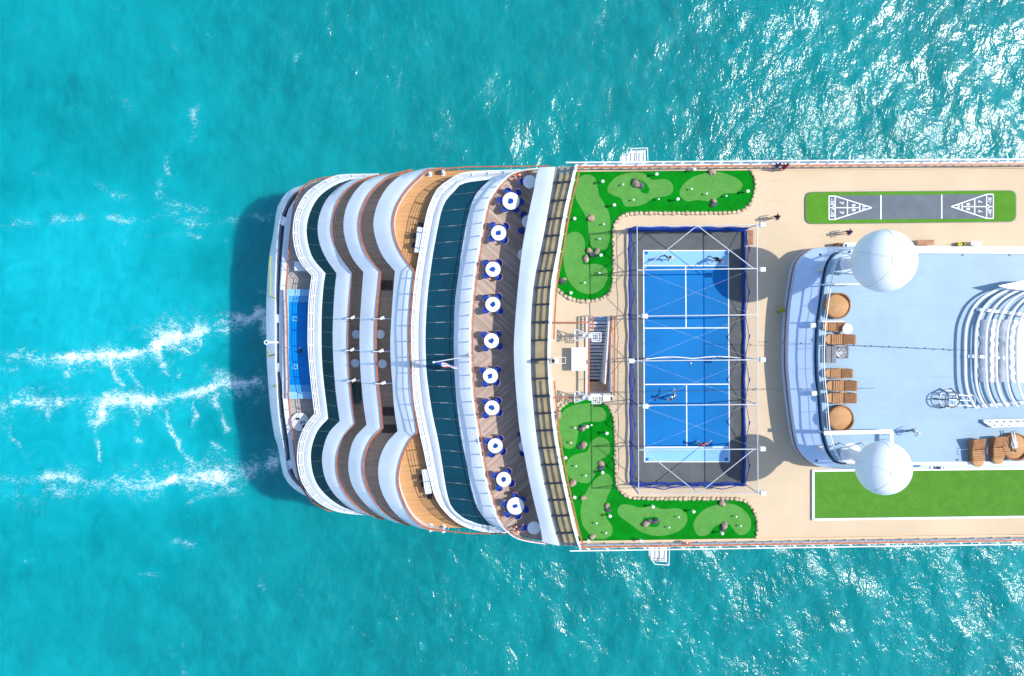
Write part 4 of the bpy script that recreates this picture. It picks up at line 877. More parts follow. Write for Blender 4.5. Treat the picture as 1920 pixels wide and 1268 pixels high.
# side netting: four sheets, gathered blue hems top and bottom, zigzag lacing to the posts
def net_sheet(p0, p1, q0, q1, nm='netting'):
    MB().add([q0, q1, p1, p0], [(0, 1, 2, 3)]).build(nm, 'net_blue', cage)
net_sheet(Lp[0], Lp[-1], Lb[0], Lb[-1]); net_sheet(Rp[0], Rp[-1], Rb[0], Rb[-1])
net_sheet(Lp[0], Rp[0], Lb[0], Rb[0]); net_sheet(Lp[-1], Rp[-1], Lb[-1], Rb[-1])
def hem(name, p, q, w, drop):
    n_ = 24; pts = []
    for i in range(n_+1):
        t = i/n_; pts.append(p.lerp(q, t)+Vector((0.04*math.sin(i*2.1), 0.04*math.sin(i*1.3), drop+0.05*math.sin(i*1.7))))
    MB().tube(pts, w, 5).build(name, 'net_rope', cage, smooth=True)
hem('net_hem', Lb[0].lerp(Lp[0], 0.05), Lb[-1].lerp(Lp[-1], 0.05), 0.10, 0.15); hem('net_hem', Lb[0].lerp(Lp[0], 0.3), Lb[-1].lerp(Lp[-1], 0.3), 0.03, 0)
hem('net_hem', Rb[0], Rb[-1], 0.13, 0.15); hem('net_hem', Lb[-1], Rb[-1], 0.13, 0.1); hem('net_hem', Lb[-1].lerp(Lp[-1], .35), Rb[-1].lerp(Rp[-1], .2), 0.05, 0.0)
hem('net_hem', Lb[0], Rb[0], 0.16, 0.2); hem('net_hem', Lb[0].lerp(Lp[0], .5), Rb[0].lerp(Rp[0], .3), 0.13, 0.0)
for (T_, B_, k1) in ((Lp, Lb, 0.62), (Rp, Rb, 0.42)):
    for i in range(6):
        a, b = B_[i].lerp(T_[i], 0.12), B_[i+1].lerp(T_[i+1], 0.12); c = (B_[i].lerp(B_[i+1], 0.5)).lerp(T_[i].lerp(T_[i+1], 0.5), k1)
        rod('lacing', a, c, 0.028, 'net_rope', cage); rod('lacing', c, b, 0.028, 'net_rope', cage)
        rod('lacing_knot', c-Vector((0, 0.16, 0.1)), c+Vector((0, 0.16, 0.1)), 0.06, 'net_rope', cage)
for t0, t1 in ((0, 0.5), (0.5, 1)):
    a, c, b = Lb[-1].lerp(Rb[-1], t0), Lb[-1].lerp(Rb[-1], (t0+t1)/2).lerp(Lp[-1].lerp(Rp[-1], (t0+t1)/2), 0.6), Lb[-1].lerp(Rb[-1], t1)
    rod('lacing', a+U3*.2, c, 0.04, 'net_rope', cage); rod('lacing', c, b+U3*.2, 0.04, 'net_rope', cage)
for (u, v) in ((1430, 421.5), (1430, 505.5), (1430, 674.5), (1430, 842), (1431, 924.5), (1209.5, 593), (1184.5, 677), (1210.5, 762)):
    p = loc(go, u, v, ZT+0.1); lh = MB().box(p, (0.5, 0.40, 0.3), 0.0, 0.8).build('floodlight', 'white_clean', cage)
    rod('bracket', p-Vector((0.45 if u > 1300 else -0.45, 0, 0.05)), p-U3*0.05, 0.04, 'steel', cage)
# benches
def bench(name, lab, u, v, L, ang, z=ZS):
    t = thing(name, lab, 'bench', P(u, v, z), ang)
    for k in range(4): MB().box((0, -0.165+0.11*k, 0.44), (L, 0.095, 0.04)).build('slat', 'bench_wood', t)
    for s in (-1, 1):
        for q in (-0.14, 0.14): rod('leg', (s*L*0.42, q, 0), (s*L*0.42, q, 0.42), 0.03, 'dark_metal', t)
    return t
bench('wooden_bench', 'reddish wooden bench outside the corner of the court cage', 1404.5, 446, 1.25, R_(90))
bench('wooden_bench', 'long reddish wooden bench against the roof house by the bigger dome', 1731, 455, 1.5, 0)

# ------------------------------------------------------------------ mini golf greens
GREENS = {}
def green(name, label, outline, patches, island, stones, org, sc):
    base = P(*outline[0], ZS); g = thing(name, label, 'mini golf', (base.x, base.y, ZS))
    poly = [(x-base.x, y-base.y) for x, y in closed_px(outline, 4, ZS+0.03)]
    MB().prism(poly, 0.004, 0.035).build('rough', 'turf_dark', g)
    cvt = lambda pts: [(org[0]+x/sc, org[1]+y/sc) for x, y in pts]
    for pt in patches:
        MB().prism([(x-base.x, y-base.y) for x, y in closed_px(cvt(pt), 5, ZS+0.04)], 0.036, 0.041).build('putting_surface', 'turf_light', g)
    for pt in island:
        MB().prism([(x-base.x, y-base.y) for x, y in closed_px(cvt(pt), 5, ZS+0.045)], 0.0415, 0.048).build('rough_island', 'turf_dark', g)
    return g, base
meshes_stone = []
for k in range(6):
    rnd = random.Random(k); m = MB(); n_ = 8; rings = []
    for z, s in ((0.0, 1.0), (0.12, 0.98), (0.2, 0.68)):
        rings.append([(0.17*s*(1+0.22*rnd.uniform(-1, 1))*math.cos(2*math.pi*i/n_)*1.25, 0.17*s*(1+0.22*rnd.uniform(-1, 1))*math.sin(2*math.pi*i/n_), z+0.02*rnd.uniform(-1, 1)*(z > 0)) for i in range(n_)])
    m.rings(rings, True); meshes_stone.append(m.mesh('border_stone', 'stone', True))
def stones(g, base, path, step):
    pts = cr(path, 400); L = 0; last = None; nxt = 0
    for (u, v), (u2, v2) in zip(pts, pts[1:]):
        if L >= nxt:
            p = P(u, v, ZS)-base; o = link_obj('border_stone', random.choice(meshes_stone), g, (p.x, p.y, 0.0)); q = P(u2, v2, ZS)-P(u, v, ZS)
            o.rotation_euler = (0, 0, math.atan2(q.y, q.x)+random.uniform(-.25, .25)); s = random.uniform(0.85, 1.1); o.scale = (s, s*random.uniform(.85, 1.1), random.uniform(.8, 1.2)); nxt += step*random.uniform(0.94, 1.08)
        L += math.hypot(u2-u, v2-v)
O1_, S1_ = (1020, 270), 4.0905
out1 = [(1085,321),(1200,319.5),(1320,318),(1398,317.5),(1410,326),(1415.5,342),(1413,365),(1404,383),(1392,393),(1376,397.5),(1300,398),(1220,398.5),(1185,399),(1165,404),(1154,414),(1149.5,428),(1149,470),(1149,515),(1146,537),(1138,551),(1122,560),(1102,563.5),(1080,561),(1061,553),(1046,541),(1044,530),(1047,505),(1053,465),(1061,420),(1071,370),(1079,335)]
g1, gb1 = green('mini_golf_green', 'L-shaped mini golf green on the shuffleboard side of the sports deck', out1, [
 [(330,235),(390,260),(410,330),(425,400),(470,470),(505,560),(505,700),(480,800),(430,810),(370,790),(345,720),(335,600),(290,500),(245,420),(240,330),(270,260)],
 [(720,220),(780,235),(830,275),(930,270),(985,310),(985,370),(940,400),(840,415),(770,460),(690,480),(620,475),(590,420),(520,390),(487,360),(500,310),(560,250),(640,225)],
 [(1180,240),(1320,215),(1440,245),(1510,290),(1520,330),(1480,375),(1390,380),(1330,415),(1270,440),(1180,430),(1100,440),(1045,400),(1045,350),(1090,290)],
 [(230,675),(280,690),(310,740),(315,830),(300,920),(400,920),(470,950),(490,1010),(460,1090),(400,1140),(320,1150),(240,1110),(180,1030),(150,900),(155,780),(180,700)]],
 [[(680,270),(730,275),(780,300),(808,345),(790,380),(750,370),(730,340),(690,335),(655,310)]], None, O1_, S1_)
stones(g1, gb1, [(1406,319),(1415,334),(1416,352),(1412,372),(1402,388),(1388,396),(1370,399),(1300,400),(1220,400),(1183,401),(1166,406),(1156,416),(1151,430),(1150.5,470),(1150.5,515),(1147.5,539),(1139,553),(1123,562),(1102,565.5),(1080,563),(1060,555),(1045,542)], 8.6)
O2_, S2_ = (1020, 740), 3.8429
out2 = [(1046,776),(1058,761),(1078,752),(1100,749.5),(1122,753),(1138,762),(1146,774),(1150,792),(1152,840),(1153,895),(1156,912),(1164,925),(1177,933),(1195,936),(1290,937),(1370,937),(1394,941),(1408,953),(1416,970),(1418.5,990),(1413,1010.5),(1330,1012),(1200,1014.5),(1092,1016.5),(1085,1000),(1075,960),(1064,915),(1053,860),(1046,812)]
g2, gb2 = green('mini_golf_green', 'L-shaped mini golf green on the long lawn side of the sports deck', out2, [
 [(300,65),(380,70),(440,120),(445,170),(400,195),(320,195),(260,215),(245,280),(225,370),(170,390),(120,350),(95,260),(100,180),(150,110),(220,75)],
 [(400,305),(460,330),(478,390),(455,440),(400,480),(375,560),(330,630),(270,635),(190,600),(158,540),(175,470),(230,430),(310,410),(340,340)],
 [(430,570),(480,590),(490,660),(455,740),(440,820),(445,880),(490,950),(485,1010),(430,1040),(360,1030),(290,960),(265,880),(270,790),(310,690),(370,610)],
 [(580,790),(640,800),(700,815),(780,805),(860,825),(960,820),(1020,850),(1030,910),(990,970),(900,1010),(800,1018),(700,990),(620,930),(550,880),(530,840),(545,805)],
 [(1250,795),(1340,785),(1420,815),(1480,880),(1490,950),(1460,1000),(1410,1010),(1370,980),(1340,940),(1280,930),(1220,960),(1180,1010),(1120,1018),(1085,980),(1080,920),(1120,860),(1180,815)]],
 [[(715,890),(760,885),(800,878),(830,900),(825,945),(780,955),(720,935)]], None, O2_, S2_)
stones(g2, gb2, [(1042,792),(1046,772),(1058,758),(1078,749),(1100,746.5),(1123,750),(1140,760),(1148,773),(1152,792),(1154,840),(1155,895),(1158,911),(1166,923),(1178,931),(1196,934),(1290,935),(1370,935),(1396,939),(1410,951),(1418,969),(1420.5,990),(1417,1010)], 8.6)
# boulders, lamps and hole markers that stand on the greens
mesh_rock = []
for k in range(5):
    bm = bmesh.new(); bmesh.ops.create_icosphere(bm, subdivisions=2, radius=1.0); rnd = random.Random(40+k); ph = [rnd.uniform(0, 6) for _ in range(6)]
    for v in bm.verts:
        c = v.co; d = 1+0.20*math.sin(2.3*c.x+ph[0])*math.cos(2.1*c.y+ph[1])+0.14*math.sin(4.1*c.z+3*c.x+ph[2])+0.08*rnd.uniform(-1, 1); v.co = c*d
        if v.co.z < -0.25: v.co.z = -0.25-0.1*(v.co.z+0.25)
    me = bpy.data.meshes.new('boulder'); bm.to_mesh(me); bm.free(); me.materials.append(MATS['rock'] if k < 3 else MATS['rock_dark']); mesh_rock.append(me)
ORD = ['first', 'second', 'third', 'fourth', 'fifth', 'sixth', 'seventh', 'eighth', 'ninth', 'tenth', 'eleventh', 'twelfth']
def along(u, v): return (abs(v-656) if u < 1155 else 300+(u-1155))
def rock(u, v, s, k, lab, grp):
    p = P(u, v, ZS+0.045); o = link_obj('boulder', mesh_rock[k], None, p+U3*(0.24*s*0.8)); o.scale = (s, s*random.uniform(.65, .85), s*0.8); o.rotation_euler = (0, 0, random.uniform(0, 6.28)); tag(o, lab, 'rock', grp)
G1, G2 = 'green on the shuffleboard side', 'green on the long lawn side'
R1 = [(705,305,.38,0),(735,318,.34,3),(690,285,.24,4),(1290,213,.34,1),(1303,440,.28,0),(1296,465,.30,3),(365,568,.32,2),(350,820,.30,1),(405,822,.30,0),(322,886,.34,2),(375,850,.30,3),(140,1052,.32,3),(155,1038,.20,1)]
R2 = [(285,240,.30,0),(268,245,.26,3),(285,365,.36,1),(262,375,.26,3),(210,632,.34,2),(283,745,.28,0),(455,800,.28,1),(460,828,.28,3),(412,495,.30,2),(408,525,.28,3),(735,930,.36,0),(760,912,.26,3),(800,910,.34,3),(1285,782,.34,1),(1305,768,.22,4),(1300,942,.36,0),(1290,965,.26,3),(350,1022,.28,1),(98,150,.40,2)]
for R, O, S, gn in ((R1, O1_, S1_, G1), (R2, O2_, S2_, G2)):
    cnt = {}
    for x, y, s, k in sorted(R, key=lambda q: along(O[0]+q[0]/S, O[1]+q[1]/S)):
        c = 'sandy brown' if k < 3 else 'dark grey'; cnt[c] = cnt.get(c, 0)+1; rock(O[0]+x/S, O[1]+y/S, s, k, '%s %s boulder from the stairs along the %s' % (ORD[cnt[c]-1], c, gn), '%s boulders on the %s' % (c, gn))
lamp_a = MB(); lamp_a.cyl((0, 0, 0), (0, 0, 0.64), 0.055, 0.05, 10); lamp_post = lamp_a.mesh('lamp_post', 'white_clean', True)
lamp_b = MB().lathe([(0.06, 0.64), (0.13, 0.67), (0.13, 0.76), (0.05, 0.80)], n=12).mesh('lamp_head', 'white_clean', True)
mk_a = MB().cyl((0, 0, 0), (0, 0, 0.3), 0.012, n=6).mesh('pin', 'white_clean'); mk_b = MB().lathe([(0.02, 0.28), (0.075, 0.31), (0.09, 0.36), (0.07, 0.41), (0.02, 0.44)], n=10).mesh('marker_ball', 'white_clean', True)
LP1 = [(442,295),(852,240),(530,475),(228,578),(1013,430),(1545,370),(1140,203),(200,1143),(428,856)]
LP2 = [(445,270),(150,445),(215,728),(468,862),(415,550),(1065,830),(775,795),(690,1040),(1270,985),(315,1040),(305,222)]
MK1 = [(602,315),(681,432),(1125,350),(1240,385),(456,618),(423,730),(421,990),(309,1065),(1390,403),(873,427)]
MK2 = [(221,235),(192,343),(227,510),(298,578),(374,920),(443,990),(965,877),(896,950),(1378,873),(1410,940),(338,216)]
for Ls, Ms, O, S, gn in ((LP1, MK1, O1_, S1_, G1), (LP2, MK2, O2_, S2_, G2)):
    key = lambda q: along(O[0]+q[0]/S, O[1]+q[1]/S)
    for i, (x, y) in enumerate(sorted(Ls, key=key)):
        t = thing('bollard_lamp', '%s short white bollard lamp from the stairs along the %s' % (ORD[i], gn), 'lamp', P(O[0]+x/S, O[1]+y/S, ZS+0.03), 0, 'bollard lamps on the '+gn)
        link_obj('lamp_post', lamp_post, t); link_obj('lamp_head', lamp_b, t)
    for i, (x, y) in enumerate(sorted(Ms, key=key)):
        t = thing('hole_marker', '%s small white ball marker from the stairs along the %s' % (ORD[i], gn), 'golf marker', P(O[0]+x/S, O[1]+y/S, ZS+0.04), 0, 'hole markers on the '+gn)
        link_obj('pin', mk_a, t); link_obj('marker_ball', mk_b, t)

# ------------------------------------------------------------------ shuffleboard court and long lawn
sb = thing('shuffleboard_court', 'grey shuffleboard court with white numbered triangles on a bright green mat', 'shuffleboard', P(1708, 388, ZS)); so = sb.location
def rrect(c0, c1, c2, c3, r, n=5):
    cs = [Vector(c) for c in (c0, c1, c2, c3)]; out = []
    for i in range(4):
        p, a, b = cs[i], cs[i-1], cs[(i+1) % 4]; da, db = (a-p).normalized()*r, (b-p).normalized()*r
        for k in range(n+1):
            t = k/n; out.append(tuple((p+da)*(1-t)**2+p*2*t*(1-t)+(p+db)*t*t))
    return out
pxquad(so, rrect((1509, 360), (1906, 356.5), (1906, 416.5), (1509, 420.5), 14), 0.002, 0.06, 'mat_edge', 'dark_metal', sb)
pxquad(so, rrect((1511, 361), (1904.5, 357.5), (1904.5, 415.5), (1511, 419.5), 13), 0.061, 0.075, 'green_mat', 'turf_shuffle', sb)
pxquad(so, [(1554, 367), (1863, 364), (1863, 410), (1554, 412)], 0.076, 0.082, 'playing_surface', 'shuffle_grey', sb)
def sline(a, b, w=1.0):
    p, q = loc(so, *a, ZS+0.085), loc(so, *b, ZS+0.085); d = (q-p); n_ = Vector((-d.y, d.x, 0)).normalized()*w/22.0*0.9
    MB().prism([((p+n_).x, (p+n_).y), ((q+n_).x, (q+n_).y), ((q-n_).x, (q-n_).y), ((p-n_).x, (p-n_).y)], 0.0825, 0.086+0.0004*(len(sb.children) % 9)).build('court_line', 'line_white', sb)
sline((1651.8, 366), (1651.8, 411.6), 1.2); sline((1765.8, 365), (1765.8, 410.3), 1.2)
def tri(apex, xb, x1, x2, xo, yt, yb, sgn):
    yc = apex[1]; f = lambda x, top: yc+((yt if top else yb)-yc)*(x-apex[0])/(xb-apex[0])
    for s in (True, False):
        sline(apex, (xb, f(xb, s))); sline((xb, f(xb, s)), (xo, (yt-1.5 if s else yb+1.5) if False else f(xb, s)+(-0.2 if s else 0.2)))
    for x in (xb, x1, x2): sline((x, f(x, True)), (x, f(x, False)))
    sline((xo, yt), (xo, yb)); sline((xb, yc), (x2, yc)); sline(((xb+xo)/2, yc), (xb, yc-5)); sline(((xb+xo)/2, yc), (xb, yc+5)); sline(((xb+xo)/2, yc), (xo, yc))
    for s_, u, v, h in (('10', (x2*2+apex[0])/3, yc, 0.26), ('8', (x1+x2)/2, yc-4.5, 0.28), ('8', (x1+x2)/2, yc+4.5, 0.28), ('7', (xb+x1)/2, yc-9, 0.32), ('7', (xb+x1)/2, yc+9, 0.32), ('-10', (xb+xo)/2, yc-11, 0.28), ('-10', (xb+xo)/2, yc+11, 0.28)):
        fc_ = bpy.data.curves.new('number', 'FONT'); fc_.body = s_; fc_.size = h*1.5; fc_.align_x = 'CENTER'; fc_.align_y = 'CENTER'; fc_.offset = 0.008
        tmp = bpy.data.objects.new('number_tmp', fc_); COL.objects.link(tmp); bpy.context.view_layer.update()
        me = bpy.data.meshes.new_from_object(tmp.evaluated_get(bpy.context.evaluated_depsgraph_get())); bpy.data.objects.remove(tmp); me.materials.clear(); me.materials.append(MATS['line_white'])
        o = link_obj('number', me, sb, tuple(loc(so, u, v, ZS+0.088))); o.rotation_euler = (0, 0, R_(-90)*sgn); o['label'] = 'white painted %s' % s_
tri((1634.8, 389.6), 1565.8, 1589, 1612, 1554.5, 367.8, 411.6, 1); tri((1783.8, 387.6), 1850, 1827.6, 1804, 1862.5, 364.6, 409.6, -1)
lw = thing('long_lawn', 'long strip of artificial grass with a white kerb beside the roof house', 'lawn', P(1525, 973, ZS)); lo_ = lw.location
pxquad(lo_, [(1526, 884), (2150, 877), (2150, 965), (1526, 972)], 0.002, 0.05, 'artificial_grass', 'turf_lawn', lw)
for a, b in (((1524.5, 881), (1524.5, 974.5)), ((1524, 974), (2150, 966)), ((1524, 882.5), (2150, 876))):
    rod('kerb', loc(lo_, *a, ZS+0.1), loc(lo_, *b, ZS+0.1), (0.09, 0.10), 'white', lw, square=True)

# ------------------------------------------------------------------ restaurant furniture
def arc_shell(r0, r1, z0, z1, a0, a1, n=12, lean=0.05):
    rows = []
    for i in range(n+1):
        a = a0+(a1-a0)*i/n; h = z1-0.12*abs(2*i/n-1)**2; c, s = math.cos(a), math.sin(a)
        rows.append([Vector((r0*c, r0*s, z0)), Vector(((r0+lean)*c, (r0+lean)*s, h)), Vector(((r1+lean)*c, (r1+lean)*s, h)), Vector((r1*c, r1*s, z0))])
    return rows
ch_seat = MB().lathe([(0.20, 0.40), (0.24, 0.43), (0.235, 0.47), (0.15, 0.49)], n=16).mesh('seat', 'chair_blue', True)
ch_back = MB().rings(arc_shell(0.21, 0.25, 0.46, 0.80, R_(100), R_(260)), True).mesh('backrest', 'chair_blue', True)
ch_rim = MB().rings(arc_shell(0.254, 0.285, 0.44, 0.74, R_(95), R_(265), lean=0.045), True).mesh('wooden_frame', 'chair_wood', True)
def dining_chair(p, ang, lab, grp):
    t = thing('dining_chair', lab, 'chair', p, ang, grp); t.scale = (1.18, 1.18, 1.08)
    link_obj('seat', ch_seat, t); link_obj('backrest', ch_back, t); link_obj('wooden_frame', ch_rim, t)
    for a in (45, 135, 225, 315): rod('leg', (0.24*math.cos(R_(a)), 0.24*math.sin(R_(a)), 0), (0.17*math.cos(R_(a)), 0.17*math.sin(R_(a)), 0.42), 0.018, 'chair_wood', t, n=5)
    return t
def round_table(name, lab, p, r, grp=None, h=0.74, mat='white_clean'):
    t = thing(name, lab, 'table', p, 0, grp)
    MB().lathe([(r*0.97, h-0.045), (r, h-0.03), (r, h-0.008), (r*0.985, h)], n=36).build('tabletop', mat, t, smooth=True)
    MB().lathe([(0.06, 0.03), (0.05, 0.3), (0.05, h-0.045)], n=10).build('pedestal', 'steel', t, smooth=True)
    MB().lathe([(r*0.5, 0.0), (r*0.48, 0.025), (0.08, 0.04)], n=18).build('base', 'steel', t, smooth=True)
    return t
def napkin_bunch(lab, p, k):
    rnd = random.Random(k); t = thing('folded_cloth', lab, 'cloth', p, rnd.uniform(0, 6.28))
    for i in range(4):
        a = R_(i*90+rnd.uniform(-25, 25)); s = rnd.uniform(0.13, 0.20); c, d = 0.12*math.cos(a), 0.12*math.sin(a)
        ring = [(c+s*(1+0.35*rnd.uniform(-1, 1))*math.cos(q), d+s*0.7*(1+0.35*rnd.uniform(-1, 1))*math.sin(q)) for q in np.linspace(0, 6.283, 8)[:-1]]
        m = MB(); m.rings([[(x, y, 0.002+0.004*i) for x, y in ring], [(x*0.9, y*0.9, 0.05+0.02*i) for x, y in ring], [(c+(x-c)*0.35, d+(y-d)*0.35, 0.09+0.025*i) for x, y in ring]], True).build('fold', 'cloth_blue', t)
ORD = ['first', 'second', 'third', 'fourth', 'fifth', 'sixth', 'seventh', 'eighth', 'ninth', 'tenth']
TB = [(958,377,16,6,-5),(935,437,14,4,45),(924.5,505,14,4,45),(924,571,14,4,48),(921.5,639,14,4,50),(919.5,705,14,4,50),(922.5,765,14,4,52),(928.5,836,14,4,62),(944.5,899,14,4,60),(966.5,949,16.5,6,40)]
for i, (u, v, rp, nch, a0) in enumerate(TB):
    zt = ZR+0.74; c = P(u, v, zt); r = rp*(CAMZ-zt)/FPX; big = 'large' if nch == 6 else 'small'
    where = '%s along the restaurant rail counted from the shuffleboard side' % ORD[i]
    round_table('restaurant_table', '%s round white table, %s' % (big, where), (c.x, c.y, ZR), r, 'restaurant tables along the rail')
    napkin_bunch('blue folded cloths on the %s rail table counted from the shuffleboard side' % ORD[i], (c.x, c.y, zt), i)
    for k in range(nch):
        a = R_(a0+360.0*k/nch+random.uniform(-9, 9)); d = r+random.uniform(0.06, 0.16); sd_ = [w for w, ok in (('rail', math.cos(a) < -0.37), ('eave', math.cos(a) > 0.37), ('shuffleboard', math.sin(a) > 0.37), ('lawn', math.sin(a) < -0.37)) if ok]; dining_chair((c.x+d*math.cos(a), c.y+d*math.sin(a), ZR), a+math.pi+random.uniform(-.2, .2), 'blue tub chair, %s side of the %s rail table from the shuffleboard end' % (' and '.join(sd_), ORD[i]), 'chairs at the %s restaurant table' % ORD[i])
for i, (u, v, lab, chs) in enumerate([(993,341,'round white table under the eave at the shuffleboard end', [(980,341)]), (1001,990,'round white table under the eave at the long lawn end', [(984,989)]),
        (991,416,'round white table half under the eave, shuffleboard end', [(982.5,404.5),(978,432)]), (983,478,'round white table mostly under the eave next to the tables by the third rail table', []),
        (985,836,'round white table mostly under the eave, long lawn end', [(977,815),(981,848)])]):
    zt = ZR+0.74; c = P(u, v, zt); round_table('restaurant_table', lab, (c.x, c.y, ZR), 0.58, 'restaurant tables under the eave')
    for x, y in chs: q = P(x, y, ZR+0.5); dining_chair((q.x, q.y, ZR), math.atan2(c.y-q.y, c.x-q.x), 'blue tub chair%s by the ' % ('' if len(chs) < 2 else (', lawn side,' if y > v else ', other side,'))+lab.replace('round white ', ''), 'chairs under the eave')
# life rings at the restaurant corners
def life_ring(lab, p, tilt):
    t = thing('life_ring', lab, 'life ring', p)
    ob_ = MB().tube([(0.30*math.cos(a), 0.30*math.sin(a), 0) for a in np.linspace(0, 6.283, 25)[:-1]], 0.075, 8, closed=True).build('ring', 'orange_red', t, smooth=True); ob_.rotation_euler = tilt
    for k in range(4):
        a = R_(90*k); ob2 = MB().tube([(0.30*math.cos(a+q), 0.30*math.sin(a+q), 0) for q in np.linspace(-0.16, 0.16, 4)], 0.08, 8).build('band', 'white_clean', t, smooth=True); ob2.rotation_euler = tilt
life_ring('orange life ring hung at the restaurant corner on the shuffleboard side', P(972, 333, ZR+0.6), (0.7, 0.5, 0)); life_ring('orange life ring hung at the restaurant corner on the long lawn side', P(970, 993, ZR+0.6), (-0.9, 0.3, 0))
life_ring('red life ring hung on the side rail of the sports deck', P(1287, 1019, ZS+0.65), (1.1, 0, 0))

# terrace furniture
for (u, v, z, lab) in ((668, 627, ZC, 'white round table on the lower terrace by the first partition'), (666, 681, ZC, 'white round table on the lower terrace by the green tub'), (713, 627, ZB, 'white round table on the middle terrace by the first partition'), (717, 682.5, ZB, 'white round table on the middle terrace by the last partition')):
    c = P(u, v, z+0.72); round_table('terrace_table', lab, (c.x, c.y, z), 0.42, 'terrace tables', 0.72, 'white')
for z, Cq, Cn, yy, nm in ((ZC, C3i, C4, (596, 655, 711), 'lower'), (ZB, C4i, C5, (597, 657, 716), 'middle')):
    for i, y in enumerate(yy):
        ua = Cq[near_i(Cq, y)][0]; ub = Cn[near_i(Cn, y)][0]; a, b = P(ua+1.5, y, z), P(ub+14, y, z)
        t = thing('balcony_partition', '%s white partition across the %s terrace counted from the shuffleboard side' % (ORD[i], nm), 'partition', a); d = b-a
        MB().box((d.x/2, d.y/2, 0.95), (d.length, 0.05, 1.8)).build('panel', 'white', t); rod('end_post', (0, 0, 0), (0, 0, 1.85), 0.05, 'white_clean', t); MB().box((d.x*0.35, 0.08, 1.87), (0.4, 0.22, 0.06), 0.5).build('cap', 'white_clean', t)
def slat_lounger(lab, u, v, z, L, Wd, ang, mat):
    t = thing('sun_lounger', lab, 'lounger', P(u, v, z), ang)
    for k in range(9): MB().box((-L/2+L*(k+0.5)/9, 0, 0.30+(0.05*(k-5) if k > 5 else 0)), (L/9*0.8, Wd, 0.035)).build('slat', mat, t)
    for s in (-1, 1):
        rod('side_bar', (-L/2, s*Wd*0.42, 0.27), (L/2, s*Wd*0.42, 0.27), 0.025, mat, t)
        for q in (-0.4, 0.4): rod('leg', (q*L, s*Wd*0.4, 0), (q*L, s*Wd*0.4, 0.27), 0.025, mat, t)
slat_lounger('dark slatted lounger on the middle terrace by the upper lobe', 722, 535, ZB, 1.5, 0.9, 0, 'lounger_dark'); slat_lounger('dark slatted lounger on the middle terrace past the last partition', 728, 771, ZB, 1.4, 0.8, 0, 'lounger_dark'); slat_lounger('dark slatted lounger on the middle terrace at the lower lobe', 731, 803, ZB, 1.4, 0.8, 0, 'lounger_dark')
t = thing('covered_tub', 'dark green covered tub on the lower terrace', 'tub', P(668, 737, ZC)); MB().rbox((0, 0, 0.35), (0.9, 1.8, 0.7), 0.12).build('tub_body', 'tub_green', t, smooth=True); MB().rbox((0, 0, 0.73), (0.96, 1.86, 0.06), 0.14).build('cover', 'tub_green', t, smooth=True)
def dark_chair(lab, u, v, z, ang, grp):
    t = thing('terrace_chair', lab, 'chair', P(u, v, z), ang, grp)
    MB().rbox((0, 0, 0.44), (0.46, 0.46, 0.06), 0.08).build('seat', 'black', t); MB().rbox((-0.23, 0, 0.65), (0.06, 0.46, 0.42), 0.03).build('backrest', 'black', t)
    for x in (-0.2, 0.2):
        for y in (-0.2, 0.2): rod('leg', (x, y, 0), (x, y, 0.42), 0.02, 'black', t)
for (u, v, L, lab, chs, ang) in ((787, 451, 2.3, 'white oblong table on the upper terrace, shuffleboard side', ((778, 443, 0, 'side nearer the ship rail'), (777.5, 460, 0, 'side nearer the flagstaff'), (789, 424, -1.5, 'short end')), R_(83)), (801, 900, 2.3, 'white oblong table on the upper terrace, long lawn side', ((791, 893, 0, 'side nearer the flagstaff'), (795, 907, 0, 'side nearer the ship rail'), (806, 927, 1.6, 'short end')), R_(98))):
    t = thing('oblong_table', lab, 'table', P(u, v, ZA), ang); MB().rbox((0, 0, 0.73), (L, 0.62, 0.05), 0.05).build('tabletop', 'white', t)
    for x in (-0.42, 0.42):
        for y in (-0.22, 0.22): rod('leg', (x*L, y, 0), (x*L, y, 0.71), 0.03, 'steel', t)
    for x, y, a, wh in chs: dark_chair('black chair at the upper terrace table, %s, %s' % (lab.split(', ')[1], wh), x, y, ZA, a, 'black terrace chairs')
for u, v in ((806, 324), (831, 322.5), (808, 989), (832, 991)):
    p = P(u, v, ZA); t = thing('side_bracket', 'white rail bracket at the upper terrace corner, %s, nearer the %s' % ('shuffleboard side' if v < 600 else 'long lawn side', 'stern' if u < 820 else 'restaurant'), 'bracket', p, 0, 'terrace corner brackets'); MB().box((0, 0, 0.45), (0.12, 0.6, 0.9), 0, 0.7).build('plate', 'white', t); MB().box((0, 0, 0.03), (0.35, 0.7, 0.06)).build('foot', 'white', t)
# pool deck: round daybed, jar
t = thing('round_daybed', 'round white daybed with dark cushions beside the stern pool', 'daybed', P(564, 790, ZP)); MB().lathe([(0.85, 0), (0.93, 0.2), (0.92, 0.42), (0.8, 0.5)], n=32).build('mattress', 'white_clean', t, smooth=True)
for i, (x, y, a, s) in enumerate(((-0.2, 0.35, 0.3, .34), (0.15, -0.05, 1.1, .3), (0.38, -0.42, 0.6, .34), (0.42, 0.0, 1.7, .22))): MB().rbox((x, y, 0.55), (s, s*0.55, 0.12), 0.06, a).build('cushion', 'black' if i != 1 else 'trousers_grey', t, smooth=True)
t = thing('storage_bin', 'small blue storage bin on the stern deck by the pool', 'bin', P(568, 500, ZP)); MB().rbox((0, 0, 0.4), (1.3, 0.9, 0.8), 0.08).build('body', 'pool_pale', t); MB().rbox((0, 0, 0.83), (1.36, 0.96, 0.06), 0.08).build('lid', 'white', t)
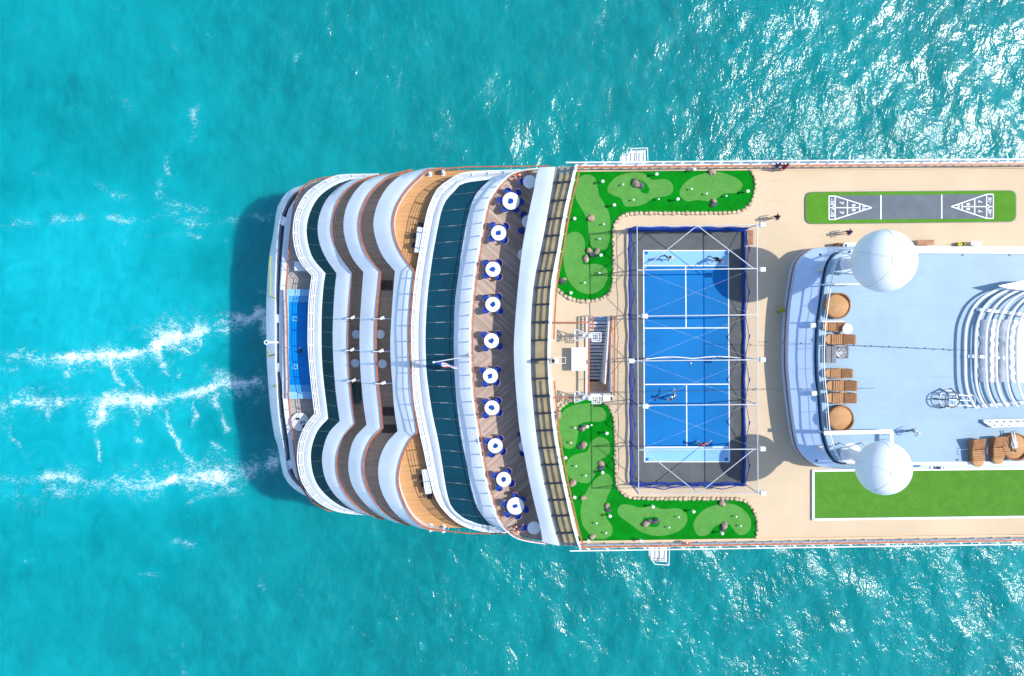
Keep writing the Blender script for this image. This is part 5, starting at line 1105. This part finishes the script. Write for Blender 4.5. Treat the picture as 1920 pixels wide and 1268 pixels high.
# mooring ropes and fairlead at the transom
def coam_z(u, v):
    a, b = C0[near_i(C0, v)][0], CL[near_i(CL, v)][0]; t = max(0.0, min(1.0, (u-a)/max(1.0, b-a))); return ZP-1.15+1.05*t+0.09
for lab, pts, mat in (('yellow green mooring rope hanging over the stern coaming by the pool end', [(508, 480), (506, 500), (507, 530), (506, 548), (508, 556), (515, 558), (517, 559)], 'rope_green'), ('green mooring rope loop on the stern coaming past the fairlead', [(503, 655), (505, 665), (503, 672)], 'rope_green'), ('yellow green rope loop on the stern coaming by the teal strip', [(512, 726), (516, 722), (519, 726)], 'rope_green'), ('brown rope on the stern coaming beside the fairlead', [(505, 668), (511, 666), (516, 665)], 'cap_wood')):
    p = [P(u, v, coam_z(u, v)) for u, v in cr(pts, 16)]; o = MB().tube([q-p[0] for q in p], 0.06, 5).build('mooring_rope', mat, None, True, p[0]); tag(o, lab, 'rope')
t = thing('fairlead', 'white ring fairlead on an arm at the stern coaming', 'fairlead', P(503, 642, ZP-0.1)); MB().tube([(0.2*math.cos(a)-0.15, 0.2*math.sin(a), 0.14) for a in np.linspace(0, 6.283, 15)[:-1]], 0.05, 6, closed=True).build('ring', 'white_clean', t, True); MB().box((0.55, 0, 0.12), (1.0, 0.16, 0.16)).build('arm', 'white_clean', t)

# ------------------------------------------------------------------ roof furniture
def round_sofa(lab, u, v, r, ang):
    t = thing('wicker_daybed', lab, 'daybed', P(u, v, ZU), ang)
    MB().lathe([(r*0.93, 0), (r, 0.15), (r, 0.5), (r*0.96, 0.56), (r*0.90, 0.55), (r*0.88, 0.42)], n=40).build('wicker_base', 'rattan', t, smooth=True)
    MB().lathe([(r*0.87, 0.38), (r*0.87, 0.46), (r*0.82, 0.50)], n=36).build('cushion', 'rattan_cushion', t, smooth=True)
    rows = []
    for i in range(15):
        a = R_(-55+110*i/14); c, s = math.cos(a), math.sin(a); h = 0.58+0.22*math.sin(math.pi*i/14); rows.append([Vector((r*0.86*c, r*0.86*s, 0.5)), Vector((r*0.92*c, r*0.92*s, h)), Vector((r*1.0*c, r*1.0*s, h)), Vector((r*1.0*c, r*1.0*s, 0.5))])
    MB().rings(rows, True).build('backrest', 'rattan', t, smooth=True); return t
round_sofa('round wicker daybed on the roof beside the bigger dome', 1566.5, 573.5, 1.08, R_(70)); round_sofa('round wicker daybed on the roof beside the smaller dome', 1572.5, 783, 1.08, R_(-60)); round_sofa('round wicker daybed with a person in white lying on it', 1897, 836, 1.15, R_(-50))
def wicker_stack(lab, u, v, L, Wd, h, ang):
    t = thing('wicker_lounger', lab, 'lounger', P(u, v, ZU), ang)
    def sect(nm, prof, w, mt): MB().rings([[(x*L, y, z*h) for x, z in prof] for y in (-w/2, -w*0.47, w*0.47, w/2)], True).build(nm, mt, t)
    sect('seat_section', [(-0.30, 0.05), (-0.30, 0.62), (-0.27, 0.68), (0.06, 0.72), (0.09, 0.66), (0.09, 0.05)], Wd, 'rattan')
    sect('back_section', [(0.10, 0.05), (0.10, 0.64), (0.13, 0.72), (0.44, 1.08), (0.49, 1.05), (0.49, 0.9), (0.40, 0.05)], Wd*0.97, 'rattan')
    MB().lathe([(Wd*0.46, 0.05), (Wd*0.49, h*0.5), (Wd*0.47, h*0.60), (Wd*0.40, h*0.62)], (-L*0.31, 0, 0), 24).build('foot_section', 'rattan_cushion', t, smooth=True)
    for k in range(5): x = -0.24+0.075*k; MB().box((x*L, 0, h*0.70), (0.03*L, Wd*0.9, 0.05)).build('slat', 'rattan_cushion', t)
    for q in (-1, 1): MB().tube([(-0.05*L, q*Wd*0.5, h*0.3), (-0.05*L, q*Wd*0.56, h*0.95), (0.16*L, q*Wd*0.56, h*0.98), (0.16*L, q*Wd*0.5, h*0.3)], 0.025, 6).build('armrest', 'rattan_cushion', t, smooth=True)
WS = [(1561, 612, 1.7, 0.75, 0.55, 0), (1569, 636, 2.5, 0.82, 0.85, 0), (1567, 699, 2.3, 0.75, 0.75, 0), (1571, 722, 2.5, 0.85, 0.95, 0), (1571, 745, 2.5, 0.85, 0.85, 0)]
for i, (u, v, L, Wd, h, a) in enumerate(WS): wicker_stack('brown wicker lounger, %s in the row counted from the bigger dome' % ORD[i], u, v, L, Wd, h, a)
wicker_stack('stacked wicker loungers near the funnel, farther from the daybed', 1826, 846, 2.4, 1.05, 1.0, R_(96)); wicker_stack('stacked wicker loungers near the funnel, next to the daybed', 1865, 842, 2.4, 0.95, 0.9, R_(94))
c = P(1589.5, 617, ZU+0.74); round_table('roof_table', 'small white round table beside the wicker loungers', (c.x, c.y, ZU), 0.42)
t = thing('roof_mattress', 'grey folded mattress among the wicker loungers on the roof', 'mattress', P(1555, 664, ZU))
for s in (-0.24, 0.24): MB().rbox((s, 0, 0.2), (0.44, 1.4, 0.4), 0.06).build('pad', 'trousers_grey', t, smooth=True)
t = thing('cable_reel', 'round wire reel on a dark mat among the wicker loungers', 'reel', P(1575, 661, ZU)); MB().box((0.1, 0, 0.02), (1.2, 1.0, 0.03)).build('mat', 'dark_metal', t)
for r in (0.4, 0.3, 0.16): MB().tube([(r*math.cos(a), r*math.sin(a), 0.25) for a in np.linspace(0, 6.283, 21)[:-1]], 0.03, 5, closed=True).build('ring', 'steel', t, True)
for a in range(0, 360, 60): rod('spoke', (0, 0, 0.25), (0.4*math.cos(R_(a)), 0.4*math.sin(R_(a)), 0.25), 0.02, 'steel', t)
MB().cyl((0, 0, 0.03), (0, 0, 0.28), 0.06).build('hub', 'steel', t)

# ------------------------------------------------------------------ masts, flag, cables and small gear
def lattice_mast(lab, u, v):
    t = thing('lattice_mast', lab, 'mast', P(u, v, ZS))
    tip = Vector((0.1, 0.1, 2.5)); feet = [Vector((-1.15, 0.55, 1.55)), Vector((-1.15, -0.45, 1.55))]
    MB().cyl((0, 0, 0), tip, 0.10, 0.08, 10).build('mast_tube', 'white', t, True)
    for f in feet: rod('outrigger', tip, f, 0.055, 'white', t); rod('outrigger', (0, 0, 1.2), f, 0.04, 'white', t)
    rod('cross_bar', feet[0], feet[1], 0.05, 'white', t); mid = (feet[0]+feet[1])/2
    for f in feet: rod('lattice', mid, tip.lerp(f, 0.5), 0.03, 'white', t)
    MB().rbox((-0.4, 0.05, 2.2), (0.35, 0.28, 0.22), 0.08).build('antenna_box', 'white_clean', t)
    MB().lathe([(0.05, 2.5), (0.15, 2.56), (0.16, 2.62), (0.06, 2.7)], n=14).build('antenna_cap', 'white_clean', t, True)
    sq = [Vector((0.2, 0.3, 2.35)), Vector((0.95, 0.3, 2.35)), Vector((0.95, -0.45, 2.35)), Vector((0.2, -0.45, 2.35))]
    for a, b in zip(sq, sq[1:]+sq[:1]): rod('basket_frame', a, b, 0.035, 'white', t)
    for k in range(1, 4):
        s = k/4; rod('basket_wire', sq[0].lerp(sq[1], s), sq[3].lerp(sq[2], s), 0.018, 'white', t); rod('basket_wire', sq[0].lerp(sq[3], s), sq[1].lerp(sq[2], s), 0.018, 'white', t)
    MB().tube([(0.45+0.28*math.cos(a), -0.08+0.28*math.sin(a), 2.42) for a in np.linspace(0, 6.283, 17)[:-1]], 0.025, 5, closed=True).build('hoop', 'white', t, True)
lattice_mast('white lattice mast standing at the upper end of the stairs', 1099, 628); lattice_mast('white lattice mast standing at the foot end of the stairs by the long lawn green', 1099, 741)
t = thing('equipment_cabinet', 'flat white equipment cabinet beside the stairs', 'cabinet', P(1083, 672, ZS)); MB().box((0, 0, 0.84), (1.22, 1.95, 0.08)).build('top', 'white_clean', t); MB().box((0.35, 0, 0.4), (0.4, 1.6, 0.8)).build('body', 'white', t)
for x in (-0.5, 0.5):
    for y in (-0.85, 0.85): rod('leg', (x, y, 0), (x, y, 0.8), 0.03, 'white', t)
t = thing('camera_pole', 'short pole with a dark camera and white housing at the aft screen', 'camera pole', P(1034, 674, ZS)); MB().cyl((0, 0, 0), (0, 0, 1.7), 0.06).build('pole', 'steel', t); MB().rbox((0.22, 0, 1.6), (0.42, 0.45, 0.3), 0.1).build('housing', 'white_clean', t); MB().lathe([(0.05, 1.7), (0.15, 1.75), (0.16, 1.9), (0.05, 1.98)], n=12).build('camera_head', 'black', t, True)
for s in (-0.25, 0.25): rod('bracket_arm', (0.2, s, 1.2), (1.1, s, 1.2), 0.02, 'white', t)
rod('bracket_arm', (1.1, -0.25, 1.2), (1.1, 0.25, 1.2), 0.02, 'white', t)
t = thing('deck_box', 'small white deck box at the foot of the stairs', 'box', P(1136, 747, ZS)); MB().rbox((0, 0, 0.25), (0.65, 0.34, 0.5), 0.05).build('body', 'white_clean', t); MB().rbox((0.42, 0, 0.2), (0.12, 0.3, 0.4), 0.03).build('hinge_block', 'black', t)
t = thing('deck_cabinet', 'yellow call box standing on the grey shaded deck', 'box', P(1461, 581, ZS)); MB().rbox((0, 0, 0.6), (0.42, 0.42, 0.25), 0.04, 0.4).build('head', 'yellow', t); rod('post', (0, 0, 0), (0, 0, 0.5), 0.06, 'yellow', t); MB().rbox((-0.1, -0.2, 0.4), (0.3, 0.1, 0.2), 0.02).build('panel', 'black', t)
# flag on its slanting staff
a = P(880, 668, ZR+0.3); b = P(813, 679.5, ZR+3.2)
t = thing('flagstaff', 'slanting grey flagstaff at the restaurant rail', 'flagpole', a); rod('staff', (0, 0, 0), b-a, 0.05, 'steel', t, n=8); rod('truck', (b-a)*0.99, (b-a)*1.02, 0.09, 'white', t); rod('stay', (0.1, 0.4, 0.5), (b-a)*0.25, 0.03, 'dark_metal', t); MB().box((0, 0, 0), (0.25, 0.25, 0.2)).build('socket', 'dark_metal', t)
fl0, fl1 = b, P(857, 690, ZR+1.0); m = MB(); nx_, nz_ = 22, 7
for j in range(nz_):
    pass
d = fl1-fl0; verts = []; faces = []
for i in range(nx_):
    for j in range(nz_):
        s, q = i/(nx_-1), j/(nz_-1)
        p = fl0+d*s+Vector((0.10*math.sin(q*7+s*5)*s, 0.20*(q-0.5)*(0.35+0.65*math.sin(math.pi*s))*1.6+0.07*math.sin(s*11+q*4), -0.55*q*(0.6+0.4*s))); verts.append(p-fl0)
for i in range(nx_-1):
    for j in range(nz_-1): k = i*nz_+j; faces.append((k, k+nz_, k+nz_+1, k+1))
fm_ = MB(); order = [0, 1, 2, 1, 0, 2]
for f in faces:
    fm_.cur = order[(f[0] % nz_) % 6] if f[0]//nz_ > 6 else 2
    fm_.f.append(f); fm_.mi.append(fm_.cur)
fm_.v = [tuple(v) for v in verts]
o = fm_.build('flag', ['red', 'shirt_white', 'cloth_blue'], None, True, fl0); tag(o, 'red, white and blue flag drooping from the slanting flagstaff', 'flag')
# festoon cables
def cable(lab, pts, bulbs):
    p0 = pts[0]; q = [Vector(p)-Vector(p0) for p in pts]; t = thing('festoon_cable', lab, 'cable', p0)
    MB().tube(q, 0.018, 5).build('wire', 'dark_metal', t)
    for k in range(bulbs):
        s = (k+0.5)/bulbs*(len(q)-1); i = int(s); c_ = q[i].lerp(q[i+1], s-i); MB().lathe([(0.02, 0.0), (0.06, -0.05), (0.07, -0.12), (0.02, -0.18)], c_, 8).build('bulb', 'dark_metal', t, True)
def sagline(a, b, dip, n=17): return [a.lerp(b, i/(n-1))-U3*dip*4*(i/(n-1))*(1-i/(n-1)) for i in range(n)]
cable('thin festoon cable running from the court cage to the funnel', sagline(P(1421, 641, ZT+0.1), P(1822, 657, ZU+0.9), 0.5), 12)
cable('thin festoon cable from the stair mast over the court towards the roof', sagline(P(1102, 738, ZS+2.6), P(1640, 728, ZU+0.9), 0.3), 6)
# things along the roof house wall
t = thing('deck_winch', 'white winch gear with a round lens beside the bigger dome', 'winch', P(1583, 462, ZS)); MB().rbox((0.1, 0, 0.7), (1.2, 0.5, 1.0), 0.08).build('body', 'white', t); MB().lathe([(0.22, 1.2), (0.22, 1.3), (0.14, 1.32)], (-0.4, 0, 0), 16).build('drum', 'white_clean', t, True); MB().lathe([(0.12, 1.33), (0.12, 1.36)], (-0.4, 0, 0), 12).build('lens', 'black', t); MB().box((-0.75, 0, 0.5), (0.25, 0.5, 1.0)).build('side_post', 'bench_wood', t); MB().box((0.1, 0, 0.1), (1.1, 0.45, 0.2)).build('base', 'dark_metal', t)
t = thing('mop_bucket', 'olive yellow bucket trolley by the roof house wall', 'bucket', P(1800, 458.5, ZS)); MB().lathe([(0.16, 0.08), (0.2, 0.3), (0.22, 0.45), (0.19, 0.45), (0.17, 0.3)], n=14).build('bucket', 'yellow', t, True); MB().box((-0.25, 0, 0.25), (0.3, 0.3, 0.4)).build('wringer', 'yellow', t); rod('handle', (-0.3, 0, 0.4), (-0.45, 0.1, 1.0), 0.02, 'black', t)
for x in (-0.12, 0.12): rod('caster', (x, -0.12, 0.0), (x, -0.12, 0.1), 0.04, 'black', t)
t = thing('wash_stand', 'white wash stand by the roof house wall', 'stand', P(1824, 457, ZS)); MB().rbox((0, 0, 0.5), (0.9, 0.35, 0.12), 0.05).build('basin', 'white', t); rod('column', (0, 0, 0), (0, 0, 0.5), 0.08, 'white', t); rod('tap', (0.25, 0.1, 0.5), (0.25, 0.1, 0.95), 0.04, 'white_clean', t)
t = thing('gear_rack', 'small rack of white and grey gear on the roof kerb above the lawn', 'rack', P(1757, 876, ZU+0.22)); MB().box((0, 0, 0.12), (1.5, 0.2, 0.05)).build('shelf', 'white', t)
for k, mt in enumerate(('white_clean', 'dark_metal', 'shirt_purple', 'grey_white', 'white_clean')): MB().rbox((-0.6+0.28*k, -0.02, 0.25), (0.2, 0.22, 0.2), 0.04).build('gear', mt, t)
rod('bracket', (-0.6, 0, -0.1), (-0.6, 0, 0.1), 0.03, 'steel', t)
# side platforms hung outboard
def side_platform(lab, pts, z, ribs, sgn):
    c = P(*pts[0], z); t = thing('side_platform', lab, 'platform', c); q = [(P(u, v, z)-c) for u, v in pts]
    MB().prism([(p.x, p.y) for p in q], -0.25, 0.0).build('platform_deck', 'white', t)
    for a, b in zip(q, q[1:]+q[:1]): rod('guard_rail', a+U3*0.95, b+U3*0.95, 0.04, 'white', t); rod('rail_post', a, a+U3*0.95, 0.04, 'white', t)
    xs = [p.x for p in q]; ys_ = [p.y for p in q]
    for k in range(ribs):
        x = min(xs)+(max(xs)-min(xs))*(k+0.5)/ribs; rod('grating_bar', (x, min(ys_)*0.8+max(ys_)*0.2, 0.05), (x, max(ys_)*0.8+min(ys_)*0.2, 0.05), (0.03, 0.04), 'grey_white', t, square=True)
    rod('support', ((min(xs)+max(xs))/2, (min(ys_)+max(ys_))/2, -0.2), ((min(xs)+max(xs))/2, (min(ys_)+max(ys_))/2-sgn*2.2, -2.2), 0.12, 'white', t)
    return t, q
side_platform('white railed platform hung over the sea on the shuffleboard side', [(1163, 308), (1163, 294), (1178, 290), (1181, 282), (1210, 281), (1211, 308)], 21.0, 6, 1)
t, q = side_platform('white railed platform with black notices hung over the sea on the long lawn side', [(1216, 1020), (1251, 1020), (1250, 1054), (1224, 1052), (1217, 1043)], 21.0, 4, -1)
for k, v in enumerate((1047, 1050.5)):
    a = P(1226, v, 21.02)-P(1216, 1020, 21.0); 
    for j in range(6): MB().box((a.x+0.2*j, a.y, 0.03), (0.15, 0.08, 0.02)).build('notice_mark', 'black', t)

# ------------------------------------------------------------------ people
def person(lab, u, v, z, ang, pose='stand', shirt='shirt_white', legs='trousers', hair='hair', bare_legs=False, s=1.0, arm_len='short'):
    J = {}
    def j(n_, p, r, tg): J[n_] = (Vector(p), r, tg)
    j('pelvis', (0, 0, .95), .135, 'leg'); j('waist', (0, 0, 1.10), .125, 'shirt'); j('chest', (.01, 0, 1.30), .15, 'shirt'); j('collar', (0, 0, 1.42), .09, 'shirt')
    j('neck', (.01, 0, 1.49), .052, 'skin'); j('jaw', (.03, 0, 1.57), .072, 'skin'); j('skull', (.01, 0, 1.66), .092, 'skin'); j('crown', (0, 0, 1.72), .07, 'skin'); j('nose', (.115, 0, 1.615), .016, 'skin')
    E = [('pelvis', 'waist'), ('waist', 'chest'), ('chest', 'collar'), ('collar', 'neck'), ('neck', 'jaw'), ('jaw', 'skull'), ('skull', 'crown'), ('jaw', 'nose')]
    for sd, y in (('l', 1), ('r', -1)):
        j(sd+'ear', (0, y*.093, 1.63), .016, 'skin'); E.append(('skull', sd+'ear'))
        j(sd+'sh', (0, y*.18, 1.40), .062, 'shirt'); E.append(('collar', sd+'sh'))
        el, wr = (-.02, y*.25, 1.13), (.06, y*.25, .90); kn, an = (.02, y*.10, .50), (-.02, y*.11, .09)
        if pose == 'walk': el, wr = (-.05+.14*y, y*.24, 1.15), (.06+.22*y, y*.22, .95); kn, an = (.10-.12*y, y*.10, .52), (-.05-.26*y, y*.10, .11)
        if pose == 'lunge': el, wr = (.12, y*.36, 1.22), (.34, y*.46+(-.1 if y > 0 else -.2), 1.20); kn, an = (.20*(1 if y > 0 else -.4), y*.26, .46), (.12*(1 if y > 0 else -2.6), y*.36, .09)
        if pose == 'reach': el, wr = (.18, y*.20, 1.50) if y < 0 else (-.1, .32, 1.2), (.30, y*.22, 1.78) if y < 0 else (.05, .45, 1.05); kn, an = (.10*y, y*.14, .50), (.16*y-.05, y*.2, .09)
        if pose == 'lean': el, wr = (.22, y*.24, 1.20), (.44, y*.14, 1.14); kn, an = (.03, y*.10, .50), (-.05, y*.11, .09)
        for nm, p, r, tg in (('el', el, .044, 'skin' if arm_len == 'short' else 'shirt'), ('wr', wr, .03, 'skin')): j(sd+nm, p, r, tg)
        j(sd+'ua', (Vector((0, y*.18, 1.40))+Vector(el))/2, .052, 'shirt')
        E += [(sd+'sh', sd+'ua'), (sd+'ua', sd+'el'), (sd+'el', sd+'wr')]
        dr = (Vector(wr)-Vector(el)).normalized(); side = dr.cross(Vector((0, 0, 1))); side = side.normalized() if side.length > .1 else Vector((1, 0, 0))
        j(sd+'palm', Vector(wr)+dr*.06, .032, 'skin'); E.append((sd+'wr', sd+'palm'))
        for k, (off, ln) in enumerate(((-.030, .072), (-.010, .082), (.010, .078), (.030, .062))):
            b0 = Vector(wr)+dr*.085+side*off; j('%sf%d' % (sd, k), b0+dr*ln*.5, .0095, 'skin'); j('%sg%d' % (sd, k), b0+dr*ln+Vector((.012, 0, -.01)), .008, 'skin'); E += [(sd+'palm', '%sf%d' % (sd, k)), ('%sf%d' % (sd, k), '%sg%d' % (sd, k))]
        tb = Vector(wr)+dr*.04-side*.045; j(sd+'th', tb+dr*.03, .0105, 'skin'); E.append((sd+'palm', sd+'th'))
        lt = 'skin' if bare_legs else 'leg'
        j(sd+'hip', (0, y*.095, .87), .098, 'leg'); j(sd+'thi', (Vector((0, y*.095, .87))+Vector(kn))/2, .08, 'leg'); j(sd+'kn', kn, .06, lt); j(sd+'calf', Vector(kn).lerp(Vector(an), .4)+Vector((-.02, 0, 0)), .055, lt); j(sd+'an', an, .04, lt)
        ft = Vector(an)+Vector((.06, 0, -.045)); j(sd+'ft', ft, .04, 'shoe'); j(sd+'toe', Vector(an)+Vector((.15, 0, -.055)), .033, 'shoe')
        E += [('pelvis', sd+'hip'), (sd+'hip', sd+'thi'), (sd+'thi', sd+'kn'), (sd+'kn', sd+'calf'), (sd+'calf', sd+'an'), (sd+'an', sd+'ft'), (sd+'ft', sd+'toe')]
    if pose == 'lean' or pose == 'lunge':
        k = .35 if pose == 'lean' else .45; up = ['waist', 'chest', 'collar', 'neck', 'jaw', 'skull', 'crown', 'nose', 'lear', 'rear', 'lsh', 'rsh', 'lua', 'rua']
        for q in up: p, r, tg = J[q]; J[q] = (p+Vector(((p.z-.95)*k, 0, -(p.z-.95)*k*.22)), r, tg)
    names = list(J); ix = {n_: i for i, n_ in enumerate(names)}
    me = bpy.data.meshes.new('body'); me.from_pydata([J[n_][0] for n_ in names], [(ix[a_], ix[b_]) for a_, b_ in E], [])
    ob_ = bpy.data.objects.new('body_tmp', me); COL.objects.link(ob_)
    md = ob_.modifiers.new('s', 'SKIN'); md.use_smooth_shade = True
    for i, n_ in enumerate(names):
        sv = me.skin_vertices[0].data[i]; sv.radius = (J[n_][1], J[n_][1]); sv.use_root = (n_ == 'pelvis')
    ob_.modifiers.new('d', 'SUBSURF').levels = 1
    bpy.context.view_layer.update(); bm_ = bpy.data.meshes.new_from_object(ob_.evaluated_get(bpy.context.evaluated_depsgraph_get())); bpy.data.objects.remove(ob_)
    tags = ['skin', 'shirt', 'leg', 'shoe']; bm_.materials.clear()
    for mt in ('skin', shirt, legs, 'black'): bm_.materials.append(MATS[mt])
    pos = np.array([J[n_][0] for n_ in names]); rad = np.array([J[n_][1] for n_ in names]); tg_ = [tags.index(J[n_][2]) for n_ in names]
    zmin = min(v.co.z for v in bm_.vertices)
    for f in bm_.polygons: c_ = np.array(f.center); f.material_index = tg_[int(np.argmin(np.linalg.norm(pos-c_, axis=1)/rad))]; f.use_smooth = True
    t = thing('person', lab, 'person', P(u, v, z), ang); t.scale = (s, s, s)
    bd = link_obj('body', bm_, t, (0, 0, -zmin))
    sk = J['skull'][0]; prof = [(0.105, -0.035), (0.108, 0.02), (0.092, 0.075), (0.05, 0.112), (0.005, 0.12)]
    h_ = MB().lathe(prof, (sk.x-0.022, sk.y, sk.z), 14).build('hair', hair, t, True, (0, 0, -zmin))
    return t
def racket(lab, p, ang):
    t = thing('tennis_racket', lab, 'racket', p, ang); MB().tube([(0.42+0.15*math.cos(a), 0.12*math.sin(a), 0) for a in np.linspace(0, 6.283, 17)[:-1]], 0.014, 5, closed=True).build('head_frame', 'black', t, True); rod('handle', (-0.05, 0, 0), (0.28, 0, 0), 0.018, 'black', t)
person('tennis player in white at the pale end of the court near the shuffleboard side', 1249, 484, ZS+.025, R_(-100), 'reach', 'shirt_white', 'trousers', s=1.03)
person('tennis player in black standing on the pale court end near the dome shadow', 1339, 485, ZS+.025, R_(-80), 'lunge', 'shirt_black', 'trousers', bare_legs=True)
person('tennis player in white cap stretching across the blue court past the net', 1258, 744, ZS+.025, R_(150), 'lunge', 'shirt_black', 'shirt_white', hair='shirt_white', bare_legs=True)
person('tennis player in a pink top by the pale court end on the lawn side', 1312, 832, ZS+.025, R_(95), 'lunge', 'shirt_pink', 'trousers', bare_legs=True)
person('person in a navy and white top leaning over the side rail', 1450, 317, ZS, R_(85), 'lean', 'shirt_blue', 'trousers_grey')
person('person in a maroon top leaning at the side rail', 1463, 318.5, ZS, R_(70), 'lean', 'shirt_maroon', 'shirt_maroon', arm_len='long')
person('person in dark clothes walking between the court cage and the shuffleboard court', 1449, 409, ZS, R_(20), 'walk', 'shirt_black', 'trousers', bare_legs=True)
person('person in a purple top walking past the winch towards the bigger dome', 1582, 437, ZS, R_(10), 'walk', 'shirt_purple', 'trousers', bare_legs=True)
person('person in a white shirt striding across the pale blue roof', 1705, 807, ZU, R_(40), 'walk', 'shirt_white', 'trousers_grey', hair='shirt_white')
# swimmer: body low in the pool
sw = person('swimmer in a dark suit in the stern pool', 568, 657, ZP-0.95, R_(120), 'reach', 'shirt_black', 'shirt_black', bare_legs=True)
# the one lying down
ly = person('person in white lying on the round wicker daybed', 1899, 842, ZU+0.62, R_(95), 'stand', 'shirt_white', 'shirt_white', arm_len='long')
ly.rotation_mode = 'XYZ'; ly.rotation_euler = (0, R_(-88), R_(98)); ly.location = P(1899, 808, ZU+0.66)
bl = P(1295, 681, ZS+.03); o = MB().lathe([(0.005, 0), (0.06, 0.03), (0.075, 0.075), (0.06, 0.12), (0.005, 0.15)], n=12).build('tennis_ball', 'white_clean', None, True, bl); tag(o, 'pale ball lying on the blue court just past the net', 'ball')
